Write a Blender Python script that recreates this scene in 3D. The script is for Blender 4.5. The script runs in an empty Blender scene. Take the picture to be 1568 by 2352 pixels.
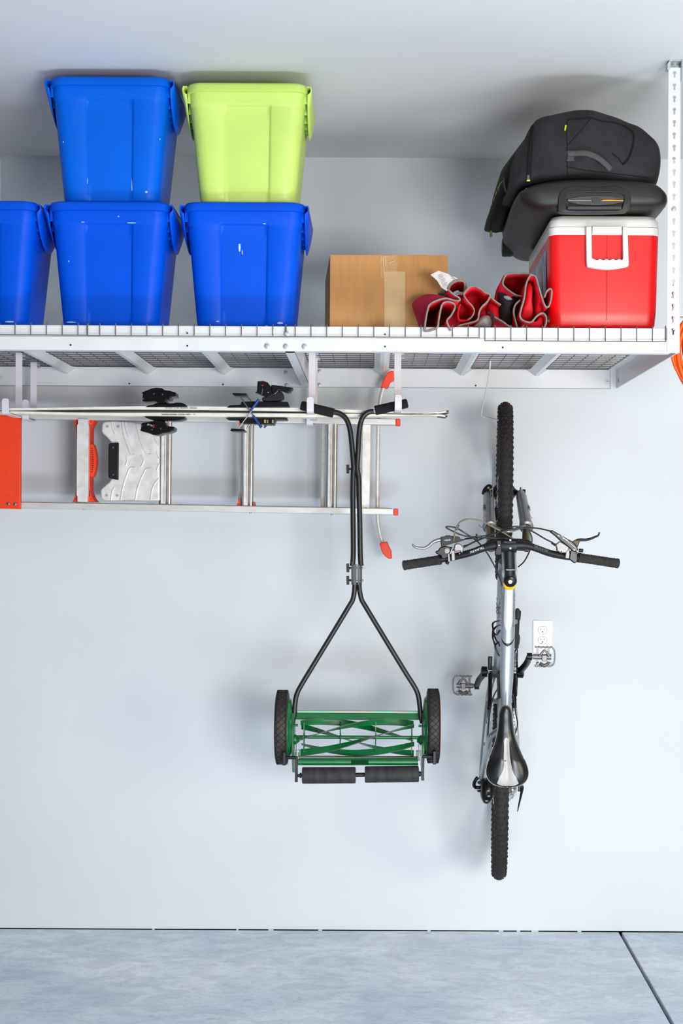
import bpy, math, random
from mathutils import Vector, Matrix
from mathutils.bvhtree import BVHTree
random.seed(7)
R = math.radians
sc = bpy.context.scene
COL = sc.collection

# ------------------------------------------------------------------ camera
F = 3498.0                      # focal length in pixels of the 1568 x 2352 frame
CD = 6.0                        # camera distance from the wall
ZC = 1.575                      # camera height
PU, PV = 856.0, 1219.0          # principal point
ROLL = R(0.30)
cam = bpy.data.objects.new('camera', bpy.data.cameras.new('camera'))
COL.objects.link(cam)
cam.location = (0, -CD, ZC)
cam.rotation_euler = (Matrix.Rotation(R(90), 3, 'X') @ Matrix.Rotation(ROLL, 3, 'Z')).to_euler()
cam.data.sensor_fit = 'VERTICAL'
cam.data.sensor_height = 36.0
cam.data.lens = 36.0 * F / 2352.0
cam.data.shift_x = -(PU - 784.0) / 2352.0
cam.data.shift_y = (PV - 1176.0) / 2352.0
cam.data.clip_end = 100
sc.camera = cam

# ------------------------------------------------------------------ light, world, exposure
sc.view_settings.view_transform = 'Standard'
sc.view_settings.look = 'None'
sc.view_settings.exposure = 0.0
sc.view_settings.gamma = 1.0
sc.view_settings.use_curve_mapping = False
world = bpy.data.worlds.new('daylight'); sc.world = world
world.use_nodes = True
wn = world.node_tree.nodes['Background']
wn.inputs[0].default_value = (1, 1, 1, 1)
wn.inputs[1].default_value = 0.03

def area(name, loc, target, sx, sy, power, col):
    l = bpy.data.lights.new(name, 'AREA'); l.shape = 'RECTANGLE'; l.size = sx; l.size_y = sy
    l.energy = power; l.color = col
    o = bpy.data.objects.new(name, l); COL.objects.link(o); o.location = loc
    o.rotation_euler = (Vector(target) - Vector(loc)).to_track_quat('-Z', 'Y').to_euler()
    return o
# added area lamps: assumed daylight from an unseen door behind the camera, plus fill
area('assumed_door_light', (1.5, -6.6, 1.25), (0, 0, 1.5), 1.5, 0.95, 182, (1.02, 1.0, 0.97))  # stands in for an assumed open garage door, which is not modelled
area('right_side_light', (3.3, -4.6, 1.1), (0, 0, 1.5), 1.2, 1.2, 52, (1.04, 1.0, 0.80))  # added area light from the right, not a real side door
area('added_bounce_fill', (0.5, -3.4, 0.25), (0.0, 0, 1.7), 1.7, 0.4, 41, (0.84, 0.96, 1.12))  # fill lamp added low inside the garage, aimed up for assumed floor bounce

# ------------------------------------------------------------------ helpers
def srgb(r, g, b):
    def c(x):
        x /= 255.0
        return x / 12.92 if x <= 0.04045 else ((x + 0.055) / 1.055) ** 2.4
    return (c(r), c(g), c(b), 1.0)

def mat(name, rgb, rough=0.5, metal=0.0, noise=0.0, nscale=20.0, bump=0.0, bscale=200.0, spec=0.5, rgb2=None, stretch=(1, 1, 1), coat=0.0):
    m = bpy.data.materials.new(name); m.use_nodes = True
    nt = m.node_tree; b = nt.nodes['Principled BSDF']
    b.inputs['Base Color'].default_value = srgb(*rgb)
    b.inputs['Roughness'].default_value = rough
    b.inputs['Metallic'].default_value = metal
    b.inputs['Specular IOR Level'].default_value = spec
    b.inputs['Coat Weight'].default_value = coat
    tc = nt.nodes.new('ShaderNodeTexCoord')
    mp = nt.nodes.new('ShaderNodeMapping'); mp.inputs['Scale'].default_value = stretch
    nt.links.new(tc.outputs['Object'], mp.inputs[0])
    n = nt.nodes.new('ShaderNodeTexNoise'); n.inputs['Scale'].default_value = nscale
    n.inputs['Detail'].default_value = 6
    nt.links.new(mp.outputs[0], n.inputs['Vector'])
    ramp = nt.nodes.new('ShaderNodeValToRGB')
    c2 = rgb2 if rgb2 else tuple(max(0, x * (1 - max(noise, 0.03))) for x in rgb)
    ramp.color_ramp.elements[0].position = 0.35; ramp.color_ramp.elements[1].position = 0.65
    ramp.color_ramp.elements[0].color = srgb(*c2); ramp.color_ramp.elements[1].color = srgb(*rgb)
    nt.links.new(n.outputs['Fac'], ramp.inputs[0])
    nt.links.new(ramp.outputs[0], b.inputs['Base Color'])
    if bump > 0:
        n2 = nt.nodes.new('ShaderNodeTexNoise'); n2.inputs['Scale'].default_value = bscale
        nt.links.new(mp.outputs[0], n2.inputs['Vector'])
        bp = nt.nodes.new('ShaderNodeBump'); bp.inputs['Strength'].default_value = bump; bp.inputs['Distance'].default_value = 0.002
        nt.links.new(n2.outputs['Fac'], bp.inputs['Height']); nt.links.new(bp.outputs[0], b.inputs['Normal'])
    return m

def P(u, v, d):
    """point in the room that lies at distance d in front of the back wall along the sight line of a measured position"""
    s = F / (CD - d)
    du, dv = u - PU, v - PV
    x = du * math.cos(ROLL) + dv * math.sin(ROLL)
    y = -du * math.sin(ROLL) + dv * math.cos(ROLL)
    return Vector((x / s, -d, ZC - y / s))
def pxs(d): return F / (CD - d)

def smooth(pts, k=6, closed=False):
    pts = [Vector(p) for p in pts]; n = len(pts); out = []
    rng = n if closed else n - 1
    for i in range(rng):
        p1, p2 = pts[i], pts[(i + 1) % n]
        p0 = pts[(i - 1) % n] if (closed or i > 0) else p1 * 2 - p2
        p3 = pts[(i + 2) % n] if (closed or i < n - 2) else p2 * 2 - p1
        for j in range(k):
            t = j / k; t2 = t * t; t3 = t2 * t
            out.append(0.5 * ((2 * p1) + (p2 - p0) * t + (2 * p0 - 5 * p1 + 4 * p2 - p3) * t2 + (3 * p1 - p0 - 3 * p2 + p3) * t3))
    if not closed: out.append(pts[-1])
    return out

ORG = {}
class MB:
    def __init__(s): s.v = []; s.f = []; s.m = []; s.mi = 0
    def add(s, vs, fs):
        o = len(s.v); s.v += [Vector(x) for x in vs]
        for f in fs: s.f.append([o + i for i in f]); s.m.append(s.mi)
    def box(s, x0, x1, y0, y1, z0, z1, M=None):
        vs = [Vector((x, y, z)) for x in (x0, x1) for y in (y0, y1) for z in (z0, z1)]
        if M is not None: vs = [M @ q for q in vs]
        s.add(vs, [(0, 1, 3, 2), (4, 6, 7, 5), (0, 4, 5, 1), (2, 3, 7, 6), (0, 2, 6, 4), (1, 5, 7, 3)]); return s
    def cbox(s, c, sx, sy, sz, rot=None):
        M = Matrix.Translation(Vector(c))
        if rot is not None: M = M @ rot.to_4x4()
        return s.box(-sx / 2, sx / 2, -sy / 2, sy / 2, -sz / 2, sz / 2, M)
    def bar(s, a, b, w, h, up=(0, 0, 1)):
        a = Vector(a); b = Vector(b); z = (b - a); L = z.length; z.normalize()
        up = Vector(up); x = up.cross(z)
        if x.length < 1e-5: x = Vector((1, 0, 0)).cross(z)
        x.normalize(); y = z.cross(x)
        M = Matrix((x, y, z)).transposed().to_4x4(); M.translation = a
        return s.box(-w / 2, w / 2, -h / 2, h / 2, 0, L, M)
    def frame(s, ax):
        z = Vector(ax).normalized()
        x = (Vector((0, 0, 1)) if abs(z.z) < 0.9 else Vector((1, 0, 0))).cross(z).normalized()
        return x, z.cross(x), z
    def lathe(s, prof, o, ax, n=24, cap=True):
        x, y, z = s.frame(ax); o = Vector(o); vs = []; fs = []
        for (r, h) in prof:
            for i in range(n):
                a = 2 * math.pi * i / n
                vs.append(o + z * h + (x * math.cos(a) + y * math.sin(a)) * r)
        for k in range(len(prof) - 1):
            for i in range(n):
                j = (i + 1) % n
                fs.append((k * n + i, k * n + j, (k + 1) * n + j, (k + 1) * n + i))
        if cap:
            fs.append(tuple(range(n - 1, -1, -1))); fs.append(tuple(range((len(prof) - 1) * n, len(prof) * n)))
        s.add(vs, fs); return s
    def cyl(s, a, b, r, r2=None, n=16):
        a = Vector(a); b = Vector(b)
        return s.lathe([(r, 0), (r if r2 is None else r2, (b - a).length)], a, b - a, n)
    def tube(s, pts, r, n=8, closed=False, flat=1.0, up=None):
        pts = [Vector(p) for p in pts]; m = len(pts); vs = []; fs = []
        rf = r if callable(r) else (lambda t: r)
        nx = None
        for i, p in enumerate(pts):
            if closed: t = (pts[(i + 1) % m] - pts[i - 1])
            else: t = pts[min(i + 1, m - 1)] - pts[max(i - 1, 0)]
            if t.length < 1e-9: t = Vector((0, 0, 1))
            t.normalize()
            if nx is None or up is not None:
                b0 = Vector(up) if up is not None else (Vector((0, 0, 1)) if abs(t.z) < 0.9 else Vector((0, 1, 0)))
                nx = (b0 - t * b0.dot(t)).normalized()
            else:
                nx = (nx - t * nx.dot(t)).normalized()
            ny = t.cross(nx); rr = rf(i / max(1, m - 1))
            for k in range(n):
                a = 2 * math.pi * k / n
                vs.append(p + nx * (math.cos(a) * rr * flat) + ny * (math.sin(a) * rr))
        for i in range(m if closed else m - 1):
            j = (i + 1) % m
            for k in range(n):
                l = (k + 1) % n
                fs.append((i * n + k, i * n + l, j * n + l, j * n + k))
        if not closed:
            fs.append(tuple(range(n - 1, -1, -1))); fs.append(tuple(range((m - 1) * n, m * n)))
        s.add(vs, fs); return s
    def loft(s, secs, cap=True, closed=True):
        n = len(secs[0]); vs = [p for q in secs for p in q]; fs = []
        for k in range(len(secs) - 1):
            for i in range(n if closed else n - 1):
                j = (i + 1) % n
                fs.append((k * n + i, k * n + j, (k + 1) * n + j, (k + 1) * n + i))
        if cap:
            fs.append(tuple(range(n - 1, -1, -1))); fs.append(tuple(range((len(secs) - 1) * n, len(secs) * n)))
        s.add(vs, fs); return s
    def prism(s, pts, vec):
        vec = Vector(vec); pts = [Vector(p) for p in pts]
        return s.loft([pts, [p + vec for p in pts]])
    def pxprism(s, uv, d0, d1):
        """outline measured on the thing's front face, given real thickness from d1 (near) to d0"""
        pts = [P(u, v, d1) for u, v in uv]
        return s.prism(pts, (0, d1 - d0, 0))
    def pillow(s, uv, d0, d1, dm=None, power=2.5, steps=7, k=4, ecc=1.0):
        dm = dm if dm is not None else (d0 + d1) / 2
        pts = smooth([P(u, v, dm) for u, v in uv], k, True)
        c = sum(pts, Vector()) / len(pts); secs = []
        for i in range(steps):
            a = -math.pi / 2 + math.pi * (i + 0.35) / (steps - 0.3)
            t = math.sin(a); kk = max(0.02, (1 - abs(t) ** power)) ** (1 / power)
            d = (d0 + d1) / 2 + t * (d1 - d0) / 2
            secs.append([Vector((c.x + (p.x - c.x) * kk, -d, c.z + (p.z - c.z) * kk)) for p in pts])
        return s.loft(secs)
    def sphere(s, c, r, sc_=(1, 1, 1), n=12):
        prof = [(max(1e-4, r * math.sin(math.pi * i / n)), -r * math.cos(math.pi * i / n)) for i in range(n + 1)]
        o = len(s.v); s.lathe(prof, (0, 0, 0), (0, 0, 1), n * 2)
        for i in range(o, len(s.v)):
            q = s.v[i]; s.v[i] = Vector((q.x * sc_[0] + c[0], q.y * sc_[1] + c[1], q.z * sc_[2] + c[2]))
        return s
    def build(s, name, m, parent=None, bevel=0.0, angle=50, seg=2, origin=None, subsurf=0, solid=0.0):
        if parent is not None: org = ORG[parent.name]
        elif origin is not None: org = Vector(origin)
        else:
            xs = [q.x for q in s.v]; ys = [q.y for q in s.v]; zs = [q.z for q in s.v]
            org = Vector(((min(xs) + max(xs)) / 2, (min(ys) + max(ys)) / 2, min(zs)))
        me = bpy.data.meshes.new(name)
        me.from_pydata([tuple(q - org) for q in s.v], [], s.f)
        mats = m if isinstance(m, (list, tuple)) else [m]
        for mm in mats: me.materials.append(mm)
        me.update()
        import bmesh
        bm = bmesh.new(); bm.from_mesh(me); bmesh.ops.recalc_face_normals(bm, faces=bm.faces); bm.to_mesh(me); bm.free()
        for p, i in zip(me.polygons, s.m): p.material_index = i; p.use_smooth = True
        me.set_sharp_from_angle(angle=R(angle))
        o = bpy.data.objects.new(name, me); COL.objects.link(o)
        if parent is not None: o.parent = parent
        else: o.location = org
        ORG[o.name] = org
        if solid:
            md = o.modifiers.new('thickness', 'SOLIDIFY'); md.thickness = solid; md.offset = 0
        if bevel > 0:
            md = o.modifiers.new('bevel', 'BEVEL'); md.width = bevel; md.segments = seg; md.limit_method = 'ANGLE'; md.angle_limit = R(35)
            md.harden_normals = False
        if subsurf:
            md = o.modifiers.new('sub', 'SUBSURF'); md.levels = subsurf; md.render_levels = subsurf
        return o
    def bvh(s): return BVHTree.FromPolygons([tuple(q) for q in s.v], s.f)

def tag(o, label=None, cat=None, group=None, kind=None):
    if label: o['label'] = label
    if cat: o['category'] = cat
    if group: o['group'] = group
    if kind: o['kind'] = kind
    return o
def thing(name, loc, label, cat, group=None):
    o = bpy.data.objects.new(name, None); COL.objects.link(o)
    o.location = loc; o.empty_display_size = 0.05
    ORG[o.name] = Vector(loc)
    return tag(o, label, cat, group)
def copy_thing(root, loc, label):
    r = root.copy(); COL.objects.link(r); r.location = loc; r['label'] = label
    for ch in list(root.children):
        c = ch.copy(); COL.objects.link(c); c.parent = r
        for g in list(ch.children):
            d = g.copy(); COL.objects.link(d); d.parent = c
    return r

def text(s, size, loc, right, up, m, parent, name='lettering', depth=0.0004, sx=1.0, outline=0.0, shear=0.0):
    cu = bpy.data.curves.new('txt', 'FONT'); cu.body = s; cu.size = size; cu.extrude = depth
    cu.align_x = 'CENTER'; cu.align_y = 'CENTER'; cu.shear = shear
    if outline: cu.fill_mode = 'NONE'; cu.bevel_depth = outline; cu.bevel_resolution = 0; cu.extrude = 0
    o = bpy.data.objects.new('txt', cu); COL.objects.link(o)
    bpy.context.view_layer.update()
    me = bpy.data.meshes.new_from_object(o.evaluated_get(bpy.context.evaluated_depsgraph_get()))
    bpy.data.objects.remove(o)
    x = Vector(right).normalized(); y = Vector(up); y = (y - x * y.dot(x)).normalized(); z = x.cross(y)
    org = ORG[parent.name]; loc = Vector(loc)
    for vt in me.vertices:
        q = vt.co.copy(); vt.co = loc - org + x * q.x * sx + y * q.y + z * q.z
    me.materials.clear(); me.materials.append(m)
    ob = bpy.data.objects.new(name, me); COL.objects.link(ob); ob.parent = parent; ORG[ob.name] = org
    return ob

def surf_hit(bvh, u, v, off=0.003):
    o = Vector((0, -CD, ZC)); d = (P(u, v, 0.5) - o).normalized()
    h = bvh.ray_cast(o, d)
    return (h[0] - d * off) if h[0] is not None else None

# ------------------------------------------------------------------ materials
M_wall = mat('painted_drywall', (216, 220, 224), 0.75, noise=0.015, nscale=1.2, bump=0.05, bscale=90, spec=0.2)
M_ceil = mat('painted_ceiling', (220, 221, 222), 0.8, noise=0.015, nscale=1.0, bump=0.05, bscale=90, spec=0.15)
M_white = mat('white_powder_coat', (216, 217, 219), 0.32, noise=0.015, nscale=8)
M_hookwhite = mat('white_hook_coat', (218, 213, 219), 0.35, noise=0.02, nscale=8)
M_wire = mat('wire_grey', (108, 98, 98), 0.45, 0.3, noise=0.1, nscale=60)
M_zinc = mat('zinc', (176, 180, 184), 0.45, 0.4, noise=0.1, nscale=90)
M_zincd = mat('zinc_bracket', (186, 198, 206), 0.4, 0.3, noise=0.1, nscale=40)
M_dark = mat('dark_hole', (38, 38, 42), 0.8)
M_ink = mat('ink', (70, 45, 45), 0.6)
M_blue = mat('blue_plastic', (0, 82, 218), 0.42, noise=0.05, nscale=5, spec=0.13)
M_blue2 = mat('faded_blue_plastic', (0, 98, 220), 0.42, noise=0.05, nscale=5, spec=0.13)
M_green = mat('lime_plastic', (198, 226, 112), 0.42, noise=0.04, nscale=6)
M_scuff = mat('scuff', (175, 205, 240), 0.6)
M_card = mat('cardboard', (194, 141, 84), 0.85, noise=0.045, nscale=9, bump=0.1, bscale=300, stretch=(7, 7, 1))
M_cardd = mat('cardboard_side', (150, 108, 66), 0.85, noise=0.06, nscale=14)
M_tape = mat('paper_tape', (205, 168, 120), 0.5, noise=0.03, nscale=30)
M_clear = mat('clear_tape', (197, 150, 98), 0.18, noise=0.06, nscale=60)
M_red = mat('red_cooler_plastic', (228, 12, 15), 0.35, noise=0.05, nscale=5)
M_coolw = mat('cooler_white', (232, 229, 225), 0.4, noise=0.03, nscale=10)
M_pic = mat('cooler_picture_blue', (70, 130, 180), 0.4, rgb2=(215, 222, 228), nscale=14)
M_cloth = mat('red_canvas', (228, 26, 50), 0.8, noise=0.10, nscale=7, bump=0.5, bscale=500, spec=0.2)
M_pipe = mat('grey_binding', (146, 137, 129), 0.85, noise=0.15, nscale=90, bump=0.3)
M_mesh = mat('grey_mesh_fabric', (120, 112, 112), 0.8, rgb2=(170, 160, 158), nscale=500)
M_blkcloth = mat('black_cloth', (30, 28, 34), 0.9, noise=0.2, nscale=30, bump=0.4)
M_label = mat('care_label', (226, 222, 220), 0.7)
M_bagfab = mat('charcoal_nylon', (44, 42, 46), 0.8, rgb2=(33, 31, 35), nscale=9, bump=0.8, bscale=14, spec=0.3)
M_bagblk = mat('black_nylon', (17, 16, 18), 0.8, noise=0.2, nscale=12, spec=0.25)
M_shell = mat('black_moulded_shell', (26, 23, 22), 0.5, noise=0.25, nscale=10)
M_lime = mat('lime_mark', (196, 214, 30), 0.6)
M_amber = mat('amber_glint', (240, 150, 20), 0.35)
M_alu = mat('ladder_aluminium', (214, 212, 208), 0.38, 0.25, noise=0.06, nscale=25, rgb2=(205, 200, 194), stretch=(1, 1, 4))
M_aluc = mat('cast_aluminium', (232, 229, 226), 0.42, 0.15, noise=0.05, nscale=30, rgb2=(214, 208, 204))
M_rung = mat('rung_metal', (200, 194, 188), 0.25, 0.75, noise=0.06, nscale=40)
M_orange = mat('orange_red_plastic', (240, 58, 10), 0.45, noise=0.05, nscale=12)
M_orangem = mat('orange_red_panel', (250, 62, 6), 0.5, noise=0.05, nscale=9)
M_rubber = mat('black_rubber', (24, 23, 24), 0.7, noise=0.2, nscale=40)
M_gloss = mat('gloss_black', (9, 9, 11), 0.3, noise=0.1, nscale=20, spec=0.3)
M_satin = mat('satin_black', (22, 22, 25), 0.42, noise=0.08, nscale=20, spec=0.3)
M_handle = mat('mower_tube', (24, 23, 26), 0.42, noise=0.08, nscale=30)
M_foam = mat('foam_grip', (20, 19, 19), 0.95, noise=0.15, nscale=90, bump=0.4, bscale=600)
M_mgreen = mat('mower_green', (6, 100, 48), 0.32, noise=0.12, nscale=18)
M_tyre_m = mat('mower_tyre', (58, 50, 46), 0.65, rgb2=(34, 31, 30), nscale=25)
M_roller = mat('roller_rubber', (50, 47, 46), 0.75, rgb2=(26, 25, 27), nscale=14, stretch=(4, 1, 1))
M_edge = mat('blade_edge', (180, 172, 160), 0.3, 0.8)
M_decal = mat('pale_green_decal', (130, 180, 150), 0.5)
M_decalr = mat('faded_red_decal', (205, 150, 150), 0.5)
M_skiw = mat('ski_sidewall', (236, 230, 214), 0.45, noise=0.04, nscale=30)
M_skib = mat('ski_base', (92, 92, 98), 0.5, noise=0.1, nscale=30)
M_navy = mat('blue_brake_cover', (32, 62, 140), 0.5, noise=0.06, nscale=40)
M_chrome = mat('chrome', (150, 150, 153), 0.3, 0.85)
M_tyre = mat('knobby_tyre', (38, 34, 32), 0.8, rgb2=(26, 24, 24), nscale=60, bump=0.2)
M_silver = mat('silver_frame_paint', (160, 166, 172), 0.3, 0.5, noise=0.04, nscale=20)
M_pearl = mat('pearl_paint', (196, 198, 200), 0.3, 0.2, noise=0.03, nscale=20)
M_fork = mat('fork_grey', (128, 130, 134), 0.3, 0.6, noise=0.1, nscale=30)
M_gold = mat('smoked_stanchion', (128, 124, 98), 0.2, 0.8)
M_alum = mat('machined_silver', (132, 130, 129), 0.42, 0.6, noise=0.08, nscale=50)
M_yellow = mat('yellow_ring', (250, 195, 0), 0.4)
M_saddle = mat('black_leather', (20, 19, 21), 0.3, noise=0.1, nscale=25)
M_saddlew = mat('silver_vinyl', (172, 167, 162), 0.4, noise=0.04, nscale=25)
M_cable = mat('black_cable', (18, 17, 18), 0.35)
M_brown = mat('bronze_cable', (120, 105, 80), 0.35)
M_grip = mat('grip_rubber', (42, 39, 37), 0.85, rgb2=(30, 28, 28), nscale=90, bump=0.5)
M_cord = mat('orange_cord', (250, 92, 4), 0.45, noise=0.06, nscale=30)
M_plate = mat('outlet_white', (235, 235, 236), 0.3)
M_redtxt = mat('red_lettering', (225, 50, 40), 0.5)
M_wtxt = mat('white_lettering', (215, 215, 215), 0.5)
M_gtxt = mat('grey_lettering', (90, 88, 90), 0.5)

M_darkwall = mat('darkened_side_wall', (132, 130, 128), 0.9, noise=0.1, nscale=6, bump=0.3)  # unseen side walls, coloured dark to cut the light they bounce back
# concrete floor: pale blue-grey with dusty swirls and scuff marks
M_floor = bpy.data.materials.new('dusty_concrete'); M_floor.use_nodes = True
nt = M_floor.node_tree; bs = nt.nodes['Principled BSDF']; bs.inputs['Roughness'].default_value = 0.42; bs.inputs['Specular IOR Level'].default_value = 0.45
tc = nt.nodes.new('ShaderNodeTexCoord')
def nz(scale, detail, dist, sx, sy):
    mp = nt.nodes.new('ShaderNodeMapping'); mp.inputs['Scale'].default_value = (sx, sy, 1); mp.inputs['Rotation'].default_value = (0, 0, 0.3)
    n = nt.nodes.new('ShaderNodeTexNoise'); n.inputs['Scale'].default_value = scale; n.inputs['Detail'].default_value = detail; n.inputs['Distortion'].default_value = dist
    nt.links.new(tc.outputs['Object'], mp.inputs[0]); nt.links.new(mp.outputs[0], n.inputs['Vector']); return n
n1 = nz(1.6, 6, 0.6, 1, 1); n2 = nz(6, 12, 1.2, 1, 1.6); n3 = nz(38, 8, 1.5, 1, 2.2)
r1 = nt.nodes.new('ShaderNodeValToRGB'); r1.color_ramp.elements[0].position = 0.32; r1.color_ramp.elements[1].position = 0.68
r1.color_ramp.elements[0].color = srgb(198, 211, 228); r1.color_ramp.elements[1].color = srgb(240, 248, 255)
r2 = nt.nodes.new('ShaderNodeValToRGB'); r2.color_ramp.elements[0].position = 0.40; r2.color_ramp.elements[1].position = 0.56
r2.color_ramp.elements[0].color = (0.83, 0.84, 0.86, 1); r2.color_ramp.elements[1].color = (1, 1, 1, 1)
r3 = nt.nodes.new('ShaderNodeValToRGB'); r3.color_ramp.elements[0].position = 0.36; r3.color_ramp.elements[1].position = 0.5
r3.color_ramp.elements[0].color = (0.82, 0.83, 0.85, 1); r3.color_ramp.elements[1].color = (1, 1, 1, 1)
nt.links.new(n1.outputs['Fac'], r1.inputs[0]); nt.links.new(n2.outputs['Fac'], r2.inputs[0]); nt.links.new(n3.outputs['Fac'], r3.inputs[0])
def mul(a, b):
    mx = nt.nodes.new('ShaderNodeMix'); mx.data_type = 'RGBA'; mx.blend_type = 'MULTIPLY'; mx.inputs[0].default_value = 1
    nt.links.new(a, mx.inputs[6]); nt.links.new(b, mx.inputs[7]); return mx.outputs[2]
nt.links.new(mul(mul(r1.outputs[0], r2.outputs[0]), r3.outputs[0]), bs.inputs['Base Color'])
rr = nt.nodes.new('ShaderNodeMapRange'); rr.inputs[3].default_value = 0.3; rr.inputs[4].default_value = 0.6
nt.links.new(n2.outputs['Fac'], rr.inputs[0]); nt.links.new(rr.outputs[0], bs.inputs['Roughness'])

# ------------------------------------------------------------------ room shell
ZT = ZC + 1.470                     # ceiling height
def struct(name, mb, m, **k): return tag(mb.build(name, m, **k), kind='structure')
struct('wall_back', MB().box(-6.0, 4.2, 0, 0.12, 0.0028, ZT), M_wall)
struct('wall_left', MB().box(-6.12, -6.0, -6.4, 0.12, 0, ZT), M_darkwall)
struct('wall_right', MB().box(4.2, 4.32, -6.4, 0.12, 0, ZT), M_darkwall)
struct('ceiling', MB().box(-6.12, 4.32, -6.4, 0.12, ZT, ZT + 0.1), M_ceil)
# floor: two slabs with a control joint between them
def floor_pt(u, v):
    lo, hi = 0.0, 3.0
    for _ in range(50):
        m_ = (lo + hi) / 2
        if P(u, v, m_).z > 0: hi = m_
        else: lo = m_
    return P(u, v, lo)
A = floor_pt(1425, 2143); B2 = floor_pt(1543, 2351)
dirj = (B2 - A); dirj /= -dirj.y
def jx(y): return A.x + dirj.x * (A.y - y)
fb = MB(); g = 0.006
for (xa0, xa1, xb0, xb1) in ((-6.12, jx(0) - g, -6.12, jx(-9) - g), (jx(0) + g, 4.32, jx(-9) + g, 4.32)):
    top = [Vector((xa0, -0.004, 0)), Vector((xa1, -0.004, 0)), Vector((xb1, -9, 0)), Vector((xb0, -9, 0))]
    fb.prism(top, (0, 0, -0.1))
fb.mi = 1
fb.box(-6.12, 4.32, -9, 0.12, -0.14, -0.02)
struct('floor', fb, [M_floor, M_dark], bevel=0.003)
# flat white panel cut off by the left edge of the frame, behind the tote stack
tag(MB().box(P(-40, 400, 0.006).x, P(4.5, 400, 0.006).x, -0.012, 0, P(2, 500, 0).z, P(2, 364, 0).z).build('wall_panel', mat('panel_pale', (225, 235, 242), 0.5), bevel=0.002),
    'pale flat panel on the wall above the leftmost tote, cut off by the frame', 'wall panel')
# crumbs of drywall mud along the floor joint
cr = MB()
for (u, w) in ((352, 6), (545, 5), (622, 12), (735, 9), (985, 8), (1150, 10), (1228, 16), (1190, 8), (1330, 9)):
    c = P(u, 2139 if u > 500 else 2136, 0.004); cr.cbox((c.x, -0.004, 0.0015), w / 583, 0.005, 0.0035)
tag(cr.build('drywall_crumbs', M_wall, bevel=0.001), kind='stuff'); bpy.data.objects['drywall_crumbs']['label'] = 'white crumbs of joint compound along the foot of the wall'; bpy.data.objects['drywall_crumbs']['category'] = 'crumbs'

# ------------------------------------------------------------------ overhead storage rack
ZD = ZC + 0.634                    # wire deck level
ZB = ZC + 0.558                    # underside of the beams
YF = -1.257; YB = -0.075
XL, XR = -1.75, 0.925
rack = thing('overhead_storage_rack', (0, -0.65, ZB), 'white steel ceiling rack with a wire deck spanning the wall', 'storage rack')
fbm = MB()
fbm.box(XL, XR, YF + 0.006, YF + 0.012, ZD - 0.036, ZD + 0.002)      # upper flange
fbm.box(XL, XR, YF, YF + 0.006, ZB, ZD - 0.034)                       # lower flange
fbm.box(XL, XR, YF + 0.006, YF + 0.045, ZB, ZB + 0.003)
fbm.box(XL, XR, YF + 0.012, YF + 0.045, ZD - 0.008, ZD - 0.004)
front_beam = fbm.build('front_beam', M_white, rack, bevel=0.0015)
back_beam = MB().box(XL, XR, YB, YB + 0.006, ZB, ZD + 0.0).box(XL, XR, YB, YB + 0.03, ZB, ZB + 0.002).box(XL, XR, YB, YB + 0.03, ZD - 0.004, ZD).build('back_beam', M_white, rack, bevel=0.0015)
# end beam: L section, its inner face showing
eb = MB().box(XR + 0.018, XR + 0.023, YF + 0.02, YB, ZB, ZD).box(XR - 0.015, XR + 0.018, YF + 0.02, YB, ZD - 0.006, ZD - 0.001)
end_beam = eb.build('end_beam', M_white, rack, bevel=0.001)
MB().box(XR - 0.005, XR + 0.02, YB - 0.01, YB + 0.004, ZB, ZD).build('corner_plate', M_white, rack, bevel=0.001)
# deck cross supports: shallow trapezoid channels with flared ends
for i, xb in enumerate((-1.51, -1.195, -0.88, -0.583, 0.03, 0.345, 0.635)):
    m = MB()
    def sec(y, w=0.028, b=0.007, h=0.026): return [Vector((xb - w, y, ZD - 0.004)), Vector((xb - b, y, ZD - h)), Vector((xb + b, y, ZD - h)), Vector((xb + w, y, ZD - 0.004)), Vector((xb + w - 0.004, y, ZD - 0.003)), Vector((xb - w + 0.004, y, ZD - 0.003))]
    m.loft([sec(YF + 0.014), sec(YB - 0.035), sec(YB, 0.042, 0.006, 0.030)])
    m.build('deck_support', M_white, rack, angle=20)
# deeper double beam at the middle joint
xm = -0.25
MB().box(xm - 0.028, xm + 0.004, YF + 0.012, YB, ZB, ZB + 0.003).box(xm + 0.001, xm + 0.004, YF + 0.012, YB, ZB, ZD - 0.004).build('centre_beam', M_white, rack, bevel=0.001)
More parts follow.
